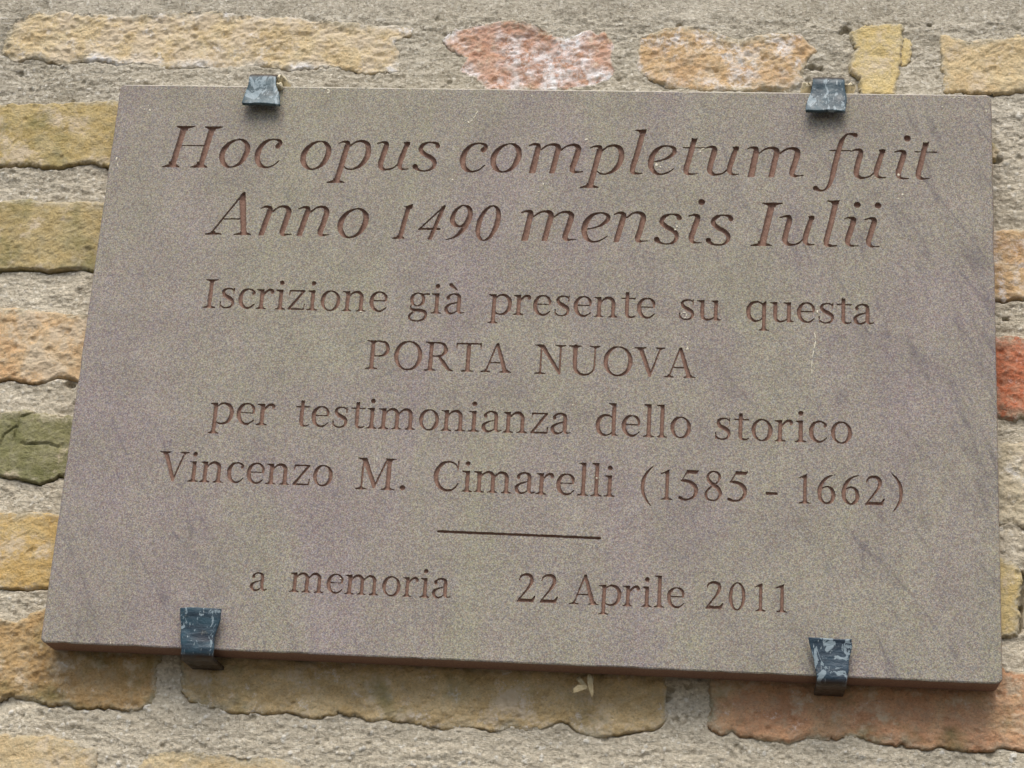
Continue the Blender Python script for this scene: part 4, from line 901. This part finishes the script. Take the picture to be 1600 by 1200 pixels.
# flecks of lime splashed on the stone
M_FLECK = mat_plain('lime_splash', (206, 198, 172), (232, 226, 208), 500, 0.9, 0.4)
rf = random.Random(4)
def fleck(px, py, w, h, rot=0, n=11, t=0.0004, y0=0.0, name='lime_fleck'):
    c = at(px, py, y0); k = 0.000434
    top = []; bot = []
    for i in range(n):
        a = 2 * math.pi * i / n; r = rf.uniform(0.6, 1.1)
        u, v = math.cos(a) * w * k / 2 * r, math.sin(a) * h * k / 2 * r
        x = c[0] + u * math.cos(rot) - v * math.sin(rot); z = c[1] + u * math.sin(rot) + v * math.cos(rot)
        bot.append((x, y0 + 0.0002, z + Z0)); top.append((c[0] + (x - c[0]) * 0.75, y0 - t * rf.uniform(0.5, 1), c[1] + (z - c[1]) * 0.75 + Z0))
    V = bot + top + [(c[0], y0 - t, c[1] + Z0)]
    F = [(i, (i + 1) % n, n + (i + 1) % n, n + i) for i in range(n)] + [(n + i, n + (i + 1) % n, 2 * n) for i in range(n)]
    mesh_obj(name, V, F, M_FLECK, plaque)
def dribble(pts, w):
    for (x0, y0_), (x1, y1) in zip(pts[:-1], pts[1:]):
        L = math.hypot(x1 - x0, y1 - y0_)
        fleck((x0 + x1) / 2, (y0_ + y1) / 2, w * rf.uniform(0.7, 1.3), L * 1.15, rot=-math.atan2(x1 - x0, -(y1 - y0_)) if False else math.atan2((x1 - x0), (y1 - y0_)), n=9, t=0.00025)
for f in [(732, 191, 4, 6, .5), (707, 281, 3, 5, -.7), (916, 218, 7, 4, .3), (849, 288, 2.5, 8, -.2), (842, 300, 5, 3, 0), (1026, 258, 8, 6, -.4), (1032, 261, 4, 4, 0),
          (1098, 233, 7, 3, .2), (1094, 237, 3, 4, 0), (1404, 273, 4, 6, 0), (1410, 304, 5, 5, 0), (1404, 311, 4, 3, 0), (1058, 354, 4, 5, 0), (1055, 359, 4, 3, 0), (564, 487, 6, 3, 0),
          (1277, 487, 4, 7, 0), (1072, 526, 3, 3, 0), (1074, 536, 2.5, 3, 0), (1074, 545, 5, 5, 0), (589, 718, 2, 8, 0), (292.5, 699, 3, 3, 0), (932, 747, 4, 3, 0), (572, 137, 6, 2, 0),
          (677, 144, 2.5, 5, 0), (220, 168, 3, 3, 0), (226, 171, 3, 3, 0), (234, 172, 4, 6, 0), (232, 165, 2, 2, 0), (182, 248, 3, 8, -.2), (184, 258, 2.5, 8, .2), (895, 633, 3, 3, 0), (172, 1000, 1.5, 3, 0),
          (173, 1005, 2, 4, 0), (1247, 192, 3, 3, 0), (1541, 174, 4, 2.5, .6), (831, 150, 3, 3, 0), (1007, 140, 5, 2, 0), (532, 904, 2.5, 3, 0), (607, 968, 2.5, 3, 0), (1472, 167, 2.5, 3, 0)]:
    fleck(*f)
dribble([(747, 172), (743, 180), (739, 186), (733, 192)], 1.6)
dribble([(1488, 155), (1494, 151), (1501, 154), (1507, 153), (1512, 150)], 2.0)
dribble([(503, 137), (511, 139), (516, 143), (511, 146)], 3.0)
dribble([(1063, 492), (1066, 488), (1072, 489), (1073, 495), (1068, 498)], 1.5)
dribble([(1272, 518), (1275, 530), (1272, 545), (1269, 560), (1268, 575), (1269, 585)], 1.8)

# ------------------------------------------------------------------ iron clamps
def clamp(label, pts, side, mat, y_off=0.0):
    """pts: (photo y, left x, right x, distance in front of the plaque) down the visible face; side +1 hooks over the top, -1 under the bottom"""
    rows = []
    for py, xl, xr, yo in pts:
        a = at(xl[0] if isinstance(xl, tuple) else xl, py, -yo); b = at(xr, py, -yo)
        rows.append((a[0], b[0], (a[1] + b[1]) / 2, -yo))
    # order rows from the hook end to the flared tip; prepend the bend and the arm into the wall
    hook = rows[0]
    zs = hook[2]; arm = []
    for k in range(6):
        a = R_(90 * (1 - k / 6))
        pass
    r = 0.0045 if side > 0 else 0.0036
    pre = [(hook[0], hook[1], zs + side * r, WALL_Y + 0.006), (hook[0], hook[1], zs + side * r, 0.012)]
    for k in range(1, 6):
        a = R_(90 * k / 6)
        pre.append((hook[0], hook[1], zs + side * r * math.cos(a), hook[3] + r * (1 - math.sin(a))))
    prof = pre + rows
    NX = 9; V = []; F = []
    rs = random.Random(hash(label) % 997)
    # densify along the length
    den = []
    for a, b in zip(prof[:-1], prof[1:]):
        for k in range(3):
            t = k / 3; den.append(tuple(a[q] + (b[q] - a[q]) * t for q in range(4)))
    den.append(prof[-1])
    for ri, (xa, xb, z, y) in enumerate(den):
        for k in range(NX + 1):
            t = k / NX
            dent = 0.00045 * float(fbm(np.array([xa + (xb - xa) * t]), np.array([z + y]), 0.008, 90, 3)[0])
            tip = 0.0004 * float(fbm(np.array([xa + (xb - xa) * t]), np.array([z]), 0.006, 91, 2)[0]) - 0.0012 * side * 0 if ri == len(den) - 1 else 0
            crown = -0.0006 * (1 - (2 * t - 1) ** 2)
            jx = 0.0003 * float(fbm(np.array([z]), np.array([float(k)]), 0.006, 92, 2)[0])
            V.append((xa + (xb - xa) * t + jx, y + dent + crown, z + tip + Z0))
    n = NX + 1
    for i in range(len(den) - 1):
        for k in range(NX):
            q = (i * n + k, i * n + k + 1, (i + 1) * n + k + 1, (i + 1) * n + k)
            F.append(q if side > 0 else q[::-1])
    npre = 3 * (len(pre) - 1); root_shade_dirt = [max(0.0, min(1.0, (npre - i) / 5.0)) for i in range(len(den)) for k in range(n)]
    o = mesh_obj('iron_clamp', V, F, mat, smooth=True, attrs={'root_shade_dirt': root_shade_dirt}, origin=((hook[0] + hook[1]) / 2, 0.0, zs + Z0))
    md = o.modifiers.new('thickness', 'SOLIDIFY'); md.thickness = 0.0026; md.offset = -1.0
    bv = o.modifiers.new('bevel', 'BEVEL'); bv.width = 0.0005; bv.segments = 2; bv.limit_method = 'ANGLE'; bv.angle_limit = R_(50)
    tag(o, label, 'clamp', 'iron clamps holding the plaque')
    return o
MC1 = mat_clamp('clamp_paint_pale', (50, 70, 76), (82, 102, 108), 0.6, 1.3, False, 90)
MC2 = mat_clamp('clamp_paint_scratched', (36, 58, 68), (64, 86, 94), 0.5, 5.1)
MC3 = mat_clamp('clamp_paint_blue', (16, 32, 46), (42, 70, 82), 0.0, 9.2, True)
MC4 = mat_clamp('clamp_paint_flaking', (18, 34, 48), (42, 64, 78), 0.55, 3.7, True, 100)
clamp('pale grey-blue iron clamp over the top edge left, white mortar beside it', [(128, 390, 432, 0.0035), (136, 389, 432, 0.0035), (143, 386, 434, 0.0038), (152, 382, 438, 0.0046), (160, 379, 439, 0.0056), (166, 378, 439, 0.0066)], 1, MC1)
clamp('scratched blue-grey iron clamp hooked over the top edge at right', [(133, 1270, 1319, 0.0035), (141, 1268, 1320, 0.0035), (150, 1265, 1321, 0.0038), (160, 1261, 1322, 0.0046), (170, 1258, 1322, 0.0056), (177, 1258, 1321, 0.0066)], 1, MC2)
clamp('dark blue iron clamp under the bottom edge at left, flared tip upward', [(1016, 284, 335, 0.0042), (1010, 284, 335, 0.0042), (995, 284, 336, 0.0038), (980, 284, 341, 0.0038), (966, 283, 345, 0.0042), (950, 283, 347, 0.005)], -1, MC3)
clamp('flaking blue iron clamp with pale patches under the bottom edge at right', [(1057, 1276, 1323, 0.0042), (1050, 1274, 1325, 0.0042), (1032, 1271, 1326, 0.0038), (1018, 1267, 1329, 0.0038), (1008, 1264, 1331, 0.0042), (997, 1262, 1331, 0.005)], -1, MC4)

# lime mortar daubed round the upper clamps
M_DAUB = mat_plain('lime_daub', (196, 184, 152), (226, 216, 188), 260, 0.95, 0.8)
def daub(px, py, rx, ry, depth, seed, y0):
    c = at(px, py, y0); k = 0.00045
    V = []; F = []; nu, nv = 14, 9
    for j in range(nv + 1):
        ph_ = math.pi * j / nv
        for i in range(nu):
            th = 2 * math.pi * i / nu
            d = np.array([math.sin(ph_) * math.cos(th), math.cos(ph_), math.sin(ph_) * math.sin(th)])
            s = 1 + 0.35 * float(fbm(np.array([d[0] * 2 + d[1]]), np.array([d[2] * 2 - d[1]]), 0.8, seed, 3)[0])
            V.append((c[0] + d[0] * rx * k * s, y0 + d[1] * depth * s, c[1] + d[2] * ry * k * s + Z0))
    for j in range(nv):
        for i in range(nu):
            F.append((j * nu + i, j * nu + (i + 1) % nu, (j + 1) * nu + (i + 1) % nu, (j + 1) * nu + i))
    return mesh_obj('mortar_daub', V, F, M_DAUB, wall, smooth=True)
daub(438, 128, 11, 9, 0.010, 3, 0.006); daub(437, 136, 6, 6, 0.004, 4, -0.001); daub(447, 134, 8, 6, 0.012, 5, 0.010)
daub(1260, 140, 9, 6, 0.008, 6, 0.010); daub(1327, 141, 9, 7, 0.008, 7, 0.010)

# ------------------------------------------------------------------ dried leaf caught under the plaque
M_LEAF = mat_plain('dry_leaf', (150, 132, 96), (188, 176, 142), 400, 0.8, 0.3)
lo = at(922, 1066, 0.012)
leaf = empty('dried_leaf', (lo[0], 0.012, lo[1] + Z0))
tag(leaf, 'small dry leaf scrap hanging below the middle of the plaque, pale straw coloured', 'leaf')
def blade(P, w, ys, name='leaf_blade'):
    V = []; F = []; n = len(P)
    C = [at(px, py, 0.012) for px, py in P]
    for i, c in enumerate(C):
        a = C[max(i - 1, 0)]; b = C[min(i + 1, n - 1)]; t = (b - a) / (np.linalg.norm(b - a) + 1e-9); nn = np.array([-t[1], t[0]])
        for s, lift in ((-1, 0.0), (0, 0.0012), (1, 0.0)):
            V.append((c[0] + nn[0] * s * w[i] * 0.00043 / 2, 0.012 + ys[i] + lift, c[1] + nn[1] * s * w[i] * 0.00043 / 2 + Z0))
    for i in range(n - 1):
        for k in range(2):
            F.append((i * 3 + k, i * 3 + k + 1, (i + 1) * 3 + k + 1, (i + 1) * 3 + k))
    o = mesh_obj(name, V, F, M_LEAF, leaf, smooth=True)
    md = o.modifiers.new('thickness', 'SOLIDIFY'); md.thickness = 0.0003
blade([(922, 1075), (914, 1074), (905, 1076), (898, 1080), (893, 1083)], [1, 7, 10, 7, 1], [0, -.001, -.002, -.002, -.001])
blade([(920, 1052), (922, 1062), (923, 1074), (925, 1084), (925, 1094)], [3, 8, 8, 4, 1], [0, -.001, -.001, 0, 0])
blade([(902, 1057), (906, 1063), (912, 1069), (919, 1073)], [5, 7, 5, 2], [0.002, 0, 0, 0])
blade([(926, 1055), (926, 1063), (925, 1070)], [2, 3, 2], [0.001, 0, 0], 'leaf_stalk')
